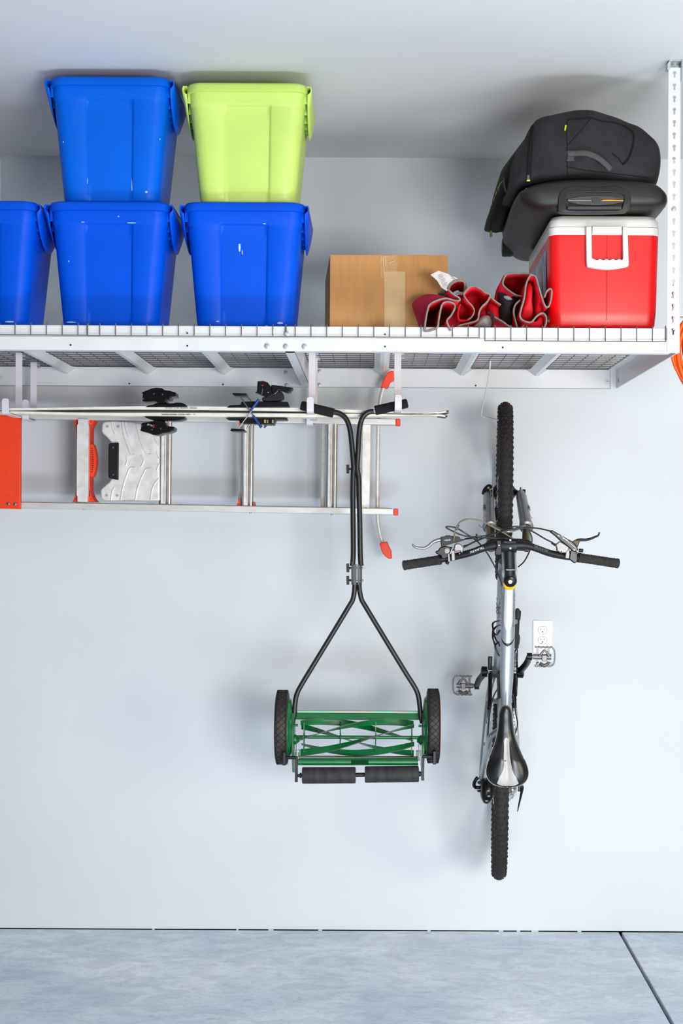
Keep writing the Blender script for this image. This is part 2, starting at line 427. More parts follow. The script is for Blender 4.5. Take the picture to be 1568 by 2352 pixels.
# wire deck panels, each with wires turned down over the front beam
joints = [-1.75, -1.497, P(201, 760, 1.257).x, P(656, 760, 1.257).x, P(1101, 760, 1.257).x]
spans = [(joints[0], joints[1]), (joints[1], joints[2]), (joints[2], joints[3]), (joints[3] + 0.001, joints[4]), (P(1112.5, 760, 1.257).x, P(1529, 760, 1.257).x)]
for pi, (xa, xb) in enumerate(spans):
    m = MB(); rw = 0.0014; drop = 0.030 if pi < 2 else (0.031 if pi < 4 else 0.041)
    zt = ZD + 0.003
    yf = YF - 0.0015
    first = {0: xb, 1: P(35, 760, 1.257).x, 2: P(229.5, 760, 1.257).x, 3: P(678, 760, 1.257).x, 4: P(1137, 760, 1.257).x}[pi]
    sp = 36.1 / pxs(1.257)
    xs = [xa + 0.001, xb - 0.001]; x = first
    while x > xa + sp * 0.5: x -= sp
    while x < xb - 0.012:
        if x > xa + 0.012: xs.append(x)
        x += sp
    for x in xs:
        m.tube([(x, YB, ZD - 0.001), (x, YF + 0.012, ZD - 0.001), (x, yf + 0.004, ZD + 0.009), (x, yf, ZD + 0.007), (x, yf, ZD - drop)], rw, 6)
    for z in (ZD - drop,): m.cyl((xa, yf - 0.001, z), (xb, yf - 0.001, z), rw, n=6)
    y = YF + 0.03
    while y < YB:
        m.cyl((xa, y, ZD + 0.0015), (xb, y, ZD + 0.0015), 0.0015, n=6); y += 0.0635
    m.build('wire_deck_panel', M_wire, rack)
# bolts and holes
def bolt(c, r=0.0075, ax=(0, -1, 0), parent=rack, m=M_zinc, name='bolt'):
    c = Vector(c)
    return MB().lathe([(r * 1.15, 0), (r * 1.15, 0.0015), (r * 0.8, 0.002), (r * 0.8, 0.006), (r * 0.5, 0.0065)], c, ax, 12).build(name, m, parent)
for (u, v) in ((613, 795), (656, 796), (699, 796), (658, 767)): bolt(P(u, v, -YF))
for (u, v) in ((612, 752.5), (699, 754)): bolt(P(u, v, 1.21), 0.006)
for (u, v) in ((656, 856), (658, 885), (733, 853), (733, 884)): bolt(P(u, v, -YB), 0.007)
for (u, v, d_, r_) in ((162, 792.5, -YF, 0.0032), (430, 794, -YF, 0.0032), (1154, 798, -YF, 0.0032), (297, 881, -YB, 0.0034), (512, 883, -YB, 0.0034), (1092, 885.5, -YB, 0.0034),
                      (430, 765, -YF, 0.0028), (884, 768, -YF, 0.0028), (884, 796, -YF, 0.0028)):
    c = P(u, v, d_); MB().cyl(c + Vector((0, -0.0007, 0)), c, r_, n=12).build('bolt_hole', M_dark, rack)
# round letter stickers
def sticker(c, right, up, nrm, ch, r=0.0085):
    st = MB().lathe([(r, 0), (r, 0.0004)], c, nrm, 20).build('letter_sticker', M_plate, rack)
    ri = MB(); x = Vector(right).normalized(); y = Vector(up).normalized()
    ri.tube([Vector(c) + Vector(nrm) * 0.0005 + (x * math.cos(a) + y * math.sin(a)) * r * 0.95 for a in [i * math.pi / 10 for i in range(20)]], 0.0005, 5, True)
    ri.build('sticker_ring', M_ink, st)
    text(ch, r * 1.5, Vector(c) + Vector(nrm) * 0.0006, right, up, M_ink, st, 'sticker_letter')
s_ = math.sin(R(-100)); c_ = math.cos(R(-100))
sticker(P(1394, 876.5, -YB), (math.cos(R(-100)), 0, math.sin(R(-100))), (-math.sin(R(-100)), 0, math.cos(R(-100))), (0, -1, 0), 'A')
sticker(P(0, 866, -YB), (1, 0, 0), (0, 0, 1), (0, -1, 0), 'D')
cA = Vector((XR + 0.0178, YB - 0.055, ZC + 0.585)); sticker(cA, (0, 0.1, -1), (0, 1, 0.1), (-1, 0, 0), 'A')
# right front post: steel angle with keyhole slots
px0 = P(1532.5, 500, -YF).x; px1 = P(1560, 500, -YF).x
pzb, pzt = ZB, ZT - 0.024
def keyhole(cx, cz, k=1.0):
    pts = []
    r = 0.0055 * k; w = 0.003 * k
    for i in range(13):
        a = R(-60) + R(300) * i / 12
        pts.append((cx + r * math.cos(a), cz + 0.006 + r * math.sin(a)))
    for i in range(7):
        a = R(180) + R(180) * i / 6
        pts.append((cx + w * math.cos(a), cz - 0.007 + w * math.sin(a)))
    return pts
pm = MB(); yp = YF - 0.004
zs_ = []; v0 = 171
slots = [P(1545.5, 171 + 28.1 * i, -YF).z - 0.002 for i in range(22)]
cxp = (px0 + px1) / 2
edges = [pzt]
for i in range(21): edges.append((slots[i] + slots[i + 1]) / 2)
edges.append(pzb)
def cell(zt_, zb_, cz):
    hole = keyhole(cxp, cz); ccx, ccz = cxp, cz
    outer = []
    for (hx, hz) in hole:
        dx, dz = hx - ccx, hz - ccz
        k = min(((px1 - ccx) if dx > 0 else (px0 - ccx)) / dx if abs(dx) > 1e-9 else 1e9, ((zt_ - ccz) if dz > 0 else (zb_ - ccz)) / dz if abs(dz) > 1e-9 else 1e9)
        outer.append((ccx + dx * k, ccz + dz * k))
    corners = [(px1, zb_), (px1, zt_), (px0, zt_), (px0, zb_)]
    n = len(hole)
    for i in range(n):
        j = (i + 1) % n
        a, b = outer[i], outer[j]
        ring = [a]
        cand = []
        for c in corners:
            ang = lambda q: math.atan2(q[1] - ccz, q[0] - ccx)
            d1 = (ang(c) - ang(a)) % (2 * math.pi); d2 = (ang(b) - ang(a)) % (2 * math.pi)
            if 1e-6 < d1 < d2 - 1e-6: cand.append((d1, c))
        ring += [c for _, c in sorted(cand)]; ring.append(b)
        poly = [(hole[j][0], hole[j][1]), (hole[i][0], hole[i][1])] + ring
        pm.add([(x, yp, z) for x, z in poly], [tuple(range(len(poly)))])
    pm.loft([[(x, yp, z) for x, z in hole], [(x, yp + 0.002, z) for x, z in hole]], cap=False)
for i in range(22): cell(edges[i], edges[i + 1], slots[i])
pm.box(px1 - 0.0005, px1 + 0.0015, yp, yp + 0.036, pzb, pzt)
post = pm.build('corner_post', M_white, rack)
bolt((cxp, yp, P(1546, 482, -YF).z), 0.007)
# ceiling bracket
MB().box(px0 + 0.002, px1 + 0.012, yp - 0.002, yp + 0.05, ZT - 0.003, ZT).box(px1 + 0.002, px1 + 0.0045, yp - 0.006, yp + 0.045, ZT - 0.068, ZT) \
    .prism([(px0 - 0.004, yp - 0.002, ZT - 0.03), (px0 - 0.004, yp - 0.002, ZT - 0.012), (px0 + 0.006, yp - 0.002, ZT), (px0 + 0.006, yp - 0.002, ZT - 0.03)], (0, 0.03, 0)).build('ceiling_bracket', M_zincd, rack, bevel=0.001)
bolt(((px0 + px1) / 2, yp - 0.002, ZT - 0.012), 0.006, (0, -0.4, -1))
# lower right: part of the rack that carries the cord hook
# ------------------------------------------------------------------ hanging hooks
def strap_hook(name, label, group, us, dstrap, ulip, dlip, vtop, vbot, w=0.0245, lip=0.055, zbot=None):
    """flat steel strap hanging from the deck, bent forward and up again"""
    xs_ = P(us, vbot, dstrap).x; zb = zbot if zbot is not None else P(ulip, vbot, dlip).z
    xl = P(ulip, vbot, dlip).x
    x = (xs_ + xl) / 2
    t = 0.004; m = MB()
    def strip(pts):
        a = []; b = []
        for i, (y, z) in enumerate(pts):
            y0, z0 = pts[max(0, i - 1)]; y1, z1 = pts[min(len(pts) - 1, i + 1)]
            L = math.hypot(y1 - y0, z1 - z0); ny, nz_ = -(z1 - z0) / L * t / 2, (y1 - y0) / L * t / 2
            a.append((y + ny, z + nz_)); b.append((y - ny, z - nz_))
        secs = []
        for (p, q) in zip(a, b):
            secs.append([Vector((x - w / 2, p[0], p[1])), Vector((x + w / 2, p[0], p[1])), Vector((x + w / 2, q[0], q[1])), Vector((x - w / 2, q[0], q[1]))])
        m.loft(secs)
    ys, yl = -dstrap, -dlip
    path = [(ys, ZD + 0.004), (ys, zb + 0.02)]
    for i in range(1, 6):
        a = R(90 * i / 5); path.append((ys - 0.018 * (1 - math.cos(a)), zb + 0.002 + 0.018 * (1 - math.sin(a))))
    for i in range(0, 6):
        a = R(90 * i / 5); path.append((yl + 0.012 * (1 - math.sin(a)), zb + 0.002 + 0.012 * (1 - math.cos(a))))
    path.append((yl, zb + lip - w * 0.3))
    strip(path)
    # rounded tip
    zt = zb + lip - w * 0.3
    tip = [Vector((x - w / 2, yl - t / 2, zt))] + [Vector((x - w / 2 * math.cos(R(18 * i)), yl - t / 2, zt + w * 0.3 * math.sin(R(18 * i)))) for i in range(1, 10)] + [Vector((x + w / 2, yl - t / 2, zt))]
    m.prism(tip, (0, t, 0))
    m.box(x - w / 2, x + w / 2, ys - 0.002, ys + 0.035, ZD + 0.003, ZD + 0.006)
    root = thing(name, (x, ys, zb), label, 'hook', group)
    m.build('strap', M_hookwhite, root, bevel=0.0008)
    c = MB()
    c.box(x - w / 2 - 0.006, x + w / 2 + 0.01, ys + 0.004, ys + 0.01, ZD - 0.012, ZD - 0.004).cyl((x - w / 2 - 0.004, ys + 0.006, ZD - 0.02), (x + w / 2 + 0.012, ys + 0.006, ZD - 0.02), 0.002, n=8)
    c.build('clip', M_zinc, root)
    return root
HG = 'white strap hooks hanging under the rack'
ZH = ZC + 0.407
strap_hook('storage_hook', 'white strap hook at the far left cradling the skis', HG, 45, 0.50, 10, 0.70, 817, 951)
strap_hook('storage_hook', 'white strap hook at the left, behind the ski hook, carrying the ladder top rail', HG, 76, 0.20, 59, 0.335, 830, 964, lip=0.075)
strap_hook('storage_hook', 'white strap hook holding the left foam grip of the mower handle', HG, 717.5, 0.60, 710.5, 0.74, 808, 948)
strap_hook('storage_hook', 'white strap hook holding the right foam grip of the mower handle', HG, 912.5, 0.60, 914.5, 0.74, 808, 943)
strap_hook('storage_hook', 'white strap hook holding the skis between the mower grip and the ladder', HG, 722, 0.45, 717, 0.56, 808, 962)
strap_hook('storage_hook', 'white strap hook under the ladder rail just below the left mower grip', HG, 718, 0.13, 709.5, 0.33, 808, 977, lip=0.055)

# bicycle hook: a bent white rod clipped to the wire deck
bh = smooth([P(1126, 826, 0.33), P(1124, 850, 0.33), P(1118, 890, 0.34), P(1109, 930, 0.35), P(1105.5, 948, 0.35), P(1107, 956, 0.35), P(1116, 959, 0.35), P(1132, 962, 0.35), P(1148, 966, 0.35)], 6)
tag(MB().tube(bh, 0.0028, 8).cyl(bh[0] + Vector((0, 0, -0.003)), bh[0] + Vector((0, 0, 0.012)), 0.0045, n=10).build('bike_hook', M_hookwhite),
    'thin bent white rod hooked through the top of the bicycle front wheel', 'hook')

# ------------------------------------------------------------------ totes
def rrect(hw, hd, r, z, cx, cy, n=6, notch=0.0, gx=None):
    """rounded rectangle outline; the front and rear faces can carry a recessed centre panel"""
    pts = []
    def arc(x, y, a0):
        for i in range(n + 1):
            a = R(a0 + 90 * i / n); pts.append((x + r * math.cos(a), y + r * math.sin(a)))
    # start lower left (front is -y)
    arc(-hw + r, -hd + r, 180)
    g1, g2 = gx
    e = 0.010
    for q, dpt in ((g1 - e, 0), (g1 - e * 0.4, notch * 0.35), (g1, notch), (g1 + e, notch), (g2 - e, notch), (g2, notch), (g2 + e * 0.4, notch * 0.35), (g2 + e, 0)): pts.append((q, -hd + dpt))
    arc(hw - r, -hd + r, 270); arc(hw - r, hd - r, 0)
    for q, dpt in ((g2 + e, 0), (g2 + e * 0.4, notch * 0.35), (g2, notch), (g2 - e, notch), (g1 + e, notch), (g1, notch), (g1 - e * 0.4, notch * 0.35), (g1 - e, 0)): pts.append((q, hd - dpt))
    arc(-hw + r, hd - r, 90)
    return [Vector((cx + x, cy + y, z)) for x, y in pts]
TH = 0.405
def make_tote(m, label, group, loc, H=TH):
    root = thing('storage_tote', loc, label, 'storage box', group)
    cx, cy, zb = loc
    b = MB(); secs = []
    gx0, gx1 = -0.068, 0.068
    prof = [(0.0, 0.138, 0.125, 0.03, 0.0), (0.004, 0.146, 0.133, 0.035, 0.002), (0.012, 0.1525, 0.139, 0.04, 0.005), (0.03, 0.1555, 0.142, 0.042, 0.008)]
    for i in range(1, 9):
        t = i / 8; z = 0.03 + (H - 0.075 - 0.03) * t
        prof.append((z, 0.1555 + 0.0265 * t, 0.142 + 0.024 * t, 0.042, 0.008))
    prof += [(H - 0.072, 0.1825, 0.1665, 0.042, 0.007), (H - 0.069, 0.1845, 0.1682, 0.042, 0.001), (H - 0.064, 0.1855, 0.1695, 0.042, 0.0), (H - 0.026, 0.1870, 0.172, 0.042, 0.0)]
    for (z, hw, hd, r, nt_) in prof:
        k = 1 + 0.10 * (z / H)
        secs.append(rrect(hw, hd, r, zb + z, cx, cy, 6, nt_, (gx0 * k, gx1 * k * 0.98)))
    b.loft(secs); b.build('body', m, root, angle=50)
    l = MB(); secs = []
    for (z, hw, hd, r, q) in ((H - 0.030, 0.191, 0.180, 0.045, 0), (H - 0.029, 0.1945, 0.1825, 0.047, 0), (H - 0.010, 0.1940, 0.1815, 0.047, 0), (H - 0.002, 0.190, 0.177, 0.045, 0), (H, 0.183, 0.170, 0.042, 0), (H, 0.16, 0.146, 0.03, 0), (H - 0.004, 0.156, 0.142, 0.03, 0)):
        secs.append(rrect(hw, hd, r, zb + z, cx, cy, 6, 0, (gx0, gx1)))
    l.loft(secs); l.build('lid', m, root, angle=50)
    for sd in (-1, 1):
        h = MB()
        zt = zb + H - 0.010; xo = cx + sd * 0.204; ww = 0.168
        # arched handle shield standing off the end wall, with stiffening ribs behind it
        prof2 = []
        for i in range(25):
            t = i / 24; y = -ww + 2 * ww * t
            drop = 0.026 + 0.10 * (math.sin(math.pi * t) ** 0.75)
            prof2.append((y, drop))
        rows = []
        for k in range(7):
            q = k / 6; row = []
            for (y, dr) in prof2:
                zz = zt - dr * q; off = (0.010 * q * (1 - q) * 2)
                row.append(Vector((xo - sd * (0.014 * (1 - q) * (0.25) + 0.012 * q * q) + sd * off, cy + y * (1 - 0.02 * q), zz)))
            rows.append(row)
        h.loft(rows, cap=False, closed=False)
        o = h.build('handle', m, root, solid=0.0035)
        rb = MB()
        rb.box(min(cx + sd * 0.190, xo), max(cx + sd * 0.190, xo), cy - ww, cy + ww, zt - 0.003, zt)
        for k in range(9):
            y = -ww * 0.86 + 2 * ww * 0.86 * k / 8
            t = (y / ww + 1) / 2; dr = 0.024 + 0.092 * math.sin(math.pi * t) ** 0.75
            rb.box(min(cx + sd * 0.180, xo - sd * 0.013), max(cx + sd * 0.180, xo - sd * 0.013), cy + y - 0.0012, cy + y + 0.0012, zt - dr * 0.92, zt)
        for q in (0.032, 0.052):
            rb.box(min(cx + sd * 0.180, xo - sd * 0.012), max(cx + sd * 0.180, xo - sd * 0.012), cy - ww * 0.6, cy + ww * 0.6, zt - q - 0.0012, zt - q)
        rb.build('handle_ribs', m, o)
    return root
cyT = -(1.17 - 0.185)
zb0 = ZD + 0.004
TG = 'blue storage totes on the left half of the rack'
t1 = make_tote(M_blue, 'blue storage tote on the deck directly under another, lighter blue tote', TG, (-0.846, cyT, zb0))
t2 = copy_thing(t1, (-0.415, cyT, zb0), 'blue storage tote on the deck under the lime green tote')
t0 = copy_thing(t1, (-1.268, cyT - 0.002, zb0), 'blue storage tote cut off by the left edge of the photo')
t3 = make_tote(M_blue2, 'lighter blue storage tote stacked on top, nearest the ceiling', TG, (-0.846, cyT, zb0 + TH), H=0.397)
t4 = make_tote(M_green, 'lime green storage tote stacked on the right blue tote', 'coloured totes of the upper row', (-0.408, cyT, zb0 + TH), H=0.379)
del t4['group']
# white wear marks on the totes
def scuff(root, spots, m=M_scuff):
    bv = MB()
    bd = [c for c in root.children if c.name.startswith('body')][0]
    vs = [v.co + root.location for v in bd.data.vertices]; fs = [list(p.vertices) for p in bd.data.polygons]
    tree = BVHTree.FromPolygons([tuple(v) for v in vs], fs)
    for (u, v, w, h) in spots:
        c = surf_hit(tree, u, v, 0.0008)
        if c is None: continue
        c -= (root.location - ORG_ROOT(root))
        bv = MB().lathe([(1, 0), (0.6, 0.35)], (0, 0, 0), (0, -1, 0), 10)
        bv.v = [Vector((c.x + q.x * w / 2 / 724, c.y + q.y * 0.0006, c.z + q.z * h / 2 / 724)) for q in bv.v]
        bv.build('scuff_mark', m, root)
def ORG_ROOT(root):
    if root.name not in ORG: ORG[root.name] = Vector(root.location)
    return ORG[root.name]
scuff(t3, [(336, 441, 6, 5), (303, 425, 2, 30), (201, 415, 1.5, 16), (367, 320, 2, 5), (145, 326, 2, 4)])
scuff(t2, [(550, 568, 5, 22), (556, 580, 2, 12), (643, 742, 14, 5), (607, 514, 8, 2), (500, 738, 8, 3)])
scuff(t1, [(302, 512, 22, 2.4), (165, 740, 26, 3), (272, 497, 3, 3), (190, 510, 8, 2), (158, 600, 2, 4)])
scuff(t0, [(22, 739, 22, 4)])

# ------------------------------------------------------------------ cardboard box
bx = thing('cardboard_box', P(888, 780, 1.0) , 'brown taped cardboard box standing on the wire deck beside the blue totes', 'box')
bx.location.z = ZD + 0.004; ORG[bx.name] = bx.location.copy()
fl = P(757.5, 590, 1.0); fr = P(1028, 590, 1.0)
ang = math.atan2(0.020, 1.0)
zt = P(757, 587.5, 1.0).z; zb = ZD + 0.004
yaw = R(-3.5)
def BX(x, y, z): return Vector((fl.x + x * math.cos(yaw) - y * math.sin(yaw) * -1 * -1, -1.0 + x * math.sin(yaw) + y * math.cos(yaw), z))
def BXv(x, y, z):
    # x along the front face, y into the depth; the box is turned a few degrees
    a = R(3.6)
    return Vector((fl.x + x * math.cos(R(1.0)) - y * math.sin(a), -1.0 + x * math.sin(R(1.0)) * -1 + y * math.cos(a), z))
W = (fr.x - fl.x) * 1.0; Dp = 0.50
c8 = [BXv(x, y, z) for z in (zb, zt) for (x, y) in ((0, 0), (W, 0), (W, Dp), (0, Dp))]
m = MB(); m.add(c8, [(0, 1, 5, 4), (1, 2, 6, 5), (2, 3, 7, 6), (3, 0, 4, 7), (0, 3, 2, 1)])
m.build('carton', M_card, bx, bevel=0.002)
fm = MB()
for (y0, y1) in ((0.001, Dp / 2 - 0.001), (Dp / 2 + 0.001, Dp - 0.001)):
    q = [BXv(0.001, y0, zt), BXv(W - 0.001, y0, zt), BXv(W - 0.001, y1, zt + 0.001), BXv(0.001, y1, zt + 0.001)]
    fm.prism(q, (0, 0, 0.003))
fm.add([BXv(W * 0.70, -0.0005, zt + 0.002), BXv(W * 0.83, -0.0005, zt + 0.002), BXv(W * 0.80, -0.0005, zt + 0.0045), BXv(W * 0.73, -0.0005, zt + 0.0045)], [(0, 1, 2, 3)])
fm.build('top_flap', M_card, bx)
def tp(u0, u1, v0, v1, off, m_, name):
    q = []
    for (u, v) in ((u0, v0), (u1, v0), (u1, v1), (u0, v1)):
        p = P(u, v, 1.0); q.append(Vector((p.x, p.y - off + (p.x - fl.x) * -0.0175, max(p.z, zb))))
    MB().prism(q, (0, off * 0.8, 0)).build(name, m_, bx)
tp(873, 912, 587.5, 640, 0.0008, M_clear, 'clear_tape')
tp(882, 930, 624, 780, 0.0014, M_tape, 'paper_tape')
wk = MB()
for pts in (((873, 592), (874, 598), (872, 604)), ((880, 588), (884, 590)), ((892, 606), (897, 603), (907, 600)), ((897, 603), (895, 610)), ((882, 645), (889, 645)), ((884, 590), (885, 612)), ((879, 592), (882, 630))):
    wk.tube([P(u, v, 1.0) + Vector((0, -0.003 - (P(u, v, 1.0).x - fl.x) * 0.0175, 0)) for u, v in pts], 0.0006, 5)
wk.build('tape_wrinkle_glints', mat('tape_glint', (238, 225, 205), 0.2), bx)  # pale lines paint the glints along the tape wrinkles

# ------------------------------------------------------------------ red cooler
cooler = thing('cooler', ((P(1387, 600, 1.2)).x, -0.87, ZD + 0.004), 'red picnic cooler with a white lid and white carrying handle on the rack', 'cooler')
def crect(x0, x1, y0, y1, r, z, n=6):
    pts = []
    for (x, y, a0) in ((x0 + r, y0 + r, 180), (x1 - r, y0 + r, 270), (x1 - r, y1 - r, 0), (x0 + r, y1 - r, 90)):
        for i in range(n + 1):
            a = R(a0 + 90 * i / n); pts.append(Vector((x + r * math.cos(a), y + r * math.sin(a), z)))
    return pts
CX0, CX1 = P(1262, 600, 1.2).x, P(1515, 600, 1.2).x
CY0, CY1 = -1.2, -0.53
zr = P(1380, 540, 1.2).z; zl = P(1380, 493, 1.2).z; zj = P(1380, 521, 1.2).z
secs = []
for (z, i) in ((ZD + 0.004, 0.024), (ZD + 0.008, 0.014), (ZD + 0.02, 0.008), (ZD + 0.06, 0.005), (ZD + 0.15, 0.003), (ZD + 0.25, 0.001), (zr, 0.0)):
    secs.append(crect(CX0 + i, CX1 - i * 1.2, CY0 + i, CY1 - i, 0.032, z))
MB().loft(secs).build('body', M_red, cooler, angle=50)
MB().loft([crect(CX0 - 0.001, CX1 + 0.001, CY0 - 0.001, CY1 + 0.001, 0.033, z) for z in (zr, zj - 0.001)]).build('rim', M_coolw, cooler, angle=50, bevel=0.0015)
MB().loft([crect(CX0 + a, CX1 - a, CY0 + a, CY1 - a, 0.033 + b, z) for (z, a, b) in ((zj, 0.0, 0), (zj + 0.02, 0.001, 0), (zl - 0.014, 0.004, 0), (zl - 0.004, 0.010, 0), (zl, 0.022, 0), (zl, 0.05, 0))]).build('lid', M_coolw, cooler, angle=50)
# handle: U bail with wavy finger grip
zz = lambda v: v
out = [(1346, 520.5), (1358, 520.5), (1359, 592), (1361, 594.5)]
for i in range(0, 25):
    t = i / 24; out.append((1363 + 66 * t, 596 + 1.4 * math.cos(2 * math.pi * 4.5 * t + math.pi)))
out += [(1430.5, 594), (1431, 590), (1430, 521), (1441, 521.5), (1443.5, 608), (1442, 612)]
for i in range(0, 9):
    t = i / 8; out.append((1440 - 91 * t, 612.5 + 6 * math.sin(math.pi * t)))
out += [(1348, 610), (1347, 600)]
hd = MB()
hd.pxprism(out, 1.204, 1.222)
handle = hd.build('handle', M_coolw, cooler, bevel=0.0015)
MB().pxprism([(1360, 519.5), (1428, 519.5), (1428, 537), (1360, 537)], 1.200, 1.214).build('handle_mount', M_coolw, handle, bevel=0.002)
# moulded seam down the middle of the end wall
MB().tube([P(1393.5, v, 1.2) + Vector((0, -0.0002 + 0.0045 * max(0, (v - 600) / 150) ** 1.0, 0)) for v in (541, 560, 600, 650, 700, 735)], 0.0007, 6).build('mould_seam', mat('seam_red', (190, 10, 14), 0.4), cooler)
# picture panel on the long side
xs = CX0 - 0.0012
pz0, pz1 = ZD + 0.05, zr - 0.03
pic = MB().prism([(xs + 0.002, -1.10, pz0), (xs, -1.10, pz1), (xs, -0.63, pz1), (xs + 0.002, -0.63, pz0)], (0.0008, 0, 0)).build('side_picture', M_pic, cooler)
pf = MB()
pf.lathe([(0.075, 0), (0.075, 0.0004)], (xs - 0.0003, -0.93, (pz0 + pz1) / 2 + 0.02), (-1, 0, 0), 20)
for (y, z, h) in ((-0.96, 0.0, 0.06), (-0.90, 0.01, 0.06), (-0.80, -0.03, 0.05)): pf.cbox((xs - 0.0006, y, (pz0 + pz1) / 2 + z), 0.001, 0.03, h)
pf.build('picture_motif', mat('picture_grey', (205, 208, 210), 0.5, rgb2=(150, 158, 165), nscale=40), pic)

# ------------------------------------------------------------------ wheeled bag on the cooler
bag = thing('wheeled_backpack', (0.70, -0.85, zl), 'charcoal wheeled backpack lying on the red cooler, handle end forward', 'backpack')
def seccurve(uv, s_px, k=4):
    s0 = F / s_px; d_ = CD - s0
    return smooth([P(u, v, d_) for u, v in uv], k, True)
upper = [(1178, 438), (1184, 400), (1198, 345), (1219, 292), (1243, 271), (1290, 265), (1330, 262.5), (1385, 267), (1432, 282), (1472, 305), (1500, 338), (1511, 372), (1513, 400), (1506, 428), (1470, 434), (1400, 430), (1300, 424), (1230, 432)]
base = seccurve(upper, 720)
cen = sum(base, Vector()) / len(base)
def bagsecs(base, cen, steps):
    secs = []
    for (d, k, dx, dz, kz) in steps:
        secs.append([Vector((cen.x + (p.x - cen.x) * k + dx, -d, cen.z + (p.z - cen.z) * kz + dz)) for p in base])
    return secs
steps_u = [(0.40, 0.70, -0.05, -0.01, 0.6), (0.42, 0.88, -0.05, -0.01, 0.82), (0.47, 0.97, -0.045, -0.01, 0.94), (0.6, 1.0, -0.04, -0.005, 0.98), (0.85, 1.0, -0.02, 0, 1.0), (1.05, 1.01, 0, 0, 1.0), (1.15, 1.0, 0, 0, 1.0), (1.195, 0.975, 0, 0, 0.96), (1.225, 0.92, 0, -0.002, 0.88), (1.24, 0.84, 0, -0.004, 0.78), (1.25, 0.70, 0, -0.006, 0.62), (1.256, 0.45, 0, -0.008, 0.35), (1.257, 0.15, 0, -0.008, 0.12)]
um = MB().loft(bagsecs(base, cen, steps_u))
# gentle slumped creases
for i, q in enumerate(um.v):
    um.v[i] = q + Vector((0.004 * math.sin(q.z * 37 + q.y * 11), 0.006 * math.sin(q.x * 31 + q.z * 23) + 0.003 * math.sin(q.x * 67 - q.z * 51), 0.004 * math.sin(q.x * 27 + q.y * 19)))
body = um.build('main_compartment', M_bagfab, bag, angle=80)
ub = um.bvh()
lower = [(1188, 448), (1215, 430), (1250, 421), (1300, 415), (1380, 414), (1450, 417), (1500, 425), (1526, 446), (1531, 466), (1524, 478), (1500, 486), (1440, 488.5), (1360, 489), (1280, 489), (1235, 487), (1205, 474)]
base2 = seccurve(lower, 729); cen2 = sum(base2, Vector()) / len(base2)
steps_l = [(0.33, 0.84, 0.035, -0.01, 0.75), (0.35, 0.94, 0.028, -0.006, 0.95), (0.42, 0.99, 0.02, -0.003, 1.05), (0.6, 1.01, 0.005, 0.0, 1.1), (0.9, 1.01, 0.0, 0, 1.05), (1.1, 1.01, 0, 0, 1.0), (1.19, 1.0, 0, 0, 1.0), (1.225, 0.985, 0, 0.0, 0.95), (1.245, 0.95, 0, 0, 0.86), (1.258, 0.88, 0, 0, 0.74), (1.264, 0.75, 0, 0, 0.55), (1.266, 0.4, 0, 0, 0.3), (1.2665, 0.15, 0, 0, 0.12)]
lm = MB().loft(bagsecs(base2, cen2, steps_l))
for i, q in enumerate(lm.v):
    if q.z < zl + 0.002: lm.v[i] = Vector((q.x, q.y, zl + 0.002))
shell = lm.build('moulded_base', M_shell, bag, angle=80)
lb = lm.bvh()
def on(bv, pts, off=0.003):
    out = []
    for (u, v) in pts:
        h = surf_hit(bv, u, v, off)
        if h is not None: out.append(h)
    return out
def trace(bv, pts, k=5, off=0.002):
    sm = smooth([Vector((u, v, 0)) for u, v in pts], k)
    return on(bv, [(p.x, p.y) for p in sm], off)
# zips, seams and pocket edges on the front
def strand(bv, pts, r, name, m_, parent, off=0.0015, flat=1.0):
    t_ = trace(bv, pts, 5, off)
    if len(t_) > 2: return MB().tube(t_, r, 6).build(name, m_, parent)
zp = strand(ub, [(1222, 290), (1216, 320), (1214, 350), (1213, 380), (1212, 402)], 0.0045, 'zip', M_bagblk, body)
strand(ub, [(1302, 275), (1330, 272), (1356, 270), (1380, 278), (1410, 281), (1435, 290), (1452, 302), (1455, 318), (1450, 345), (1442, 365), (1430, 378)], 0.0032, 'pocket_zip', M_bagblk, body)
strand(ub, [(1302, 278), (1301, 300), (1302, 340), (1302, 380), (1304, 405)], 0.0012, 'seam', M_bagblk, body)
strand(ub, [(1302, 335), (1320, 315), (1338, 295), (1355, 274)], 0.0011, 'seam', M_bagblk, body)
strand(ub, [(1430, 378), (1418, 362), (1405, 352)], 0.0014, 'crease', M_bagblk, body)
strand(ub, [(1225, 287), (1222, 310), (1221, 345), (1219, 380), (1218, 412)], 0.0012, 'seam', M_bagblk, body)
strand(ub, [(1300, 383), (1350, 392), (1420, 400), (1490, 408)], 0.0012, 'seam', M_bagblk, body)
for pts in (((1299, 288), (1297, 299)),):
    strand(ub, [pts[0], ((pts[0][0] + pts[1][0]) / 2, (pts[0][1] + pts[1][1]) / 2), pts[1]], 0.0028, 'zip_pull', M_lime, body, 0.004)
# grab handle sewn across the pocket
gh = smooth([surf_hit(ub, 1304, 352, 0.004), surf_hit(ub, 1320, 352, 0.010), surf_hit(ub, 1345, 352, 0.018), surf_hit(ub, 1370, 361, 0.020), surf_hit(ub, 1388, 374, 0.014), surf_hit(ub, 1402, 389, 0.004)], 5)
MB().tube(gh, 0.0085, 8, flat=0.35, up=(0, -1, 0)).build('grab_handle', mat('webbing', (70, 68, 70), 0.8, bump=0.4), body)
MB().prism([surf_hit(ub, u, v, 0.004) for u, v in ((1301, 346), (1318, 346), (1318, 370), (1301, 370))], (0, 0.002, 0)).build('handle_patch', mat('webbing_patch', (62, 60, 62), 0.85), body)
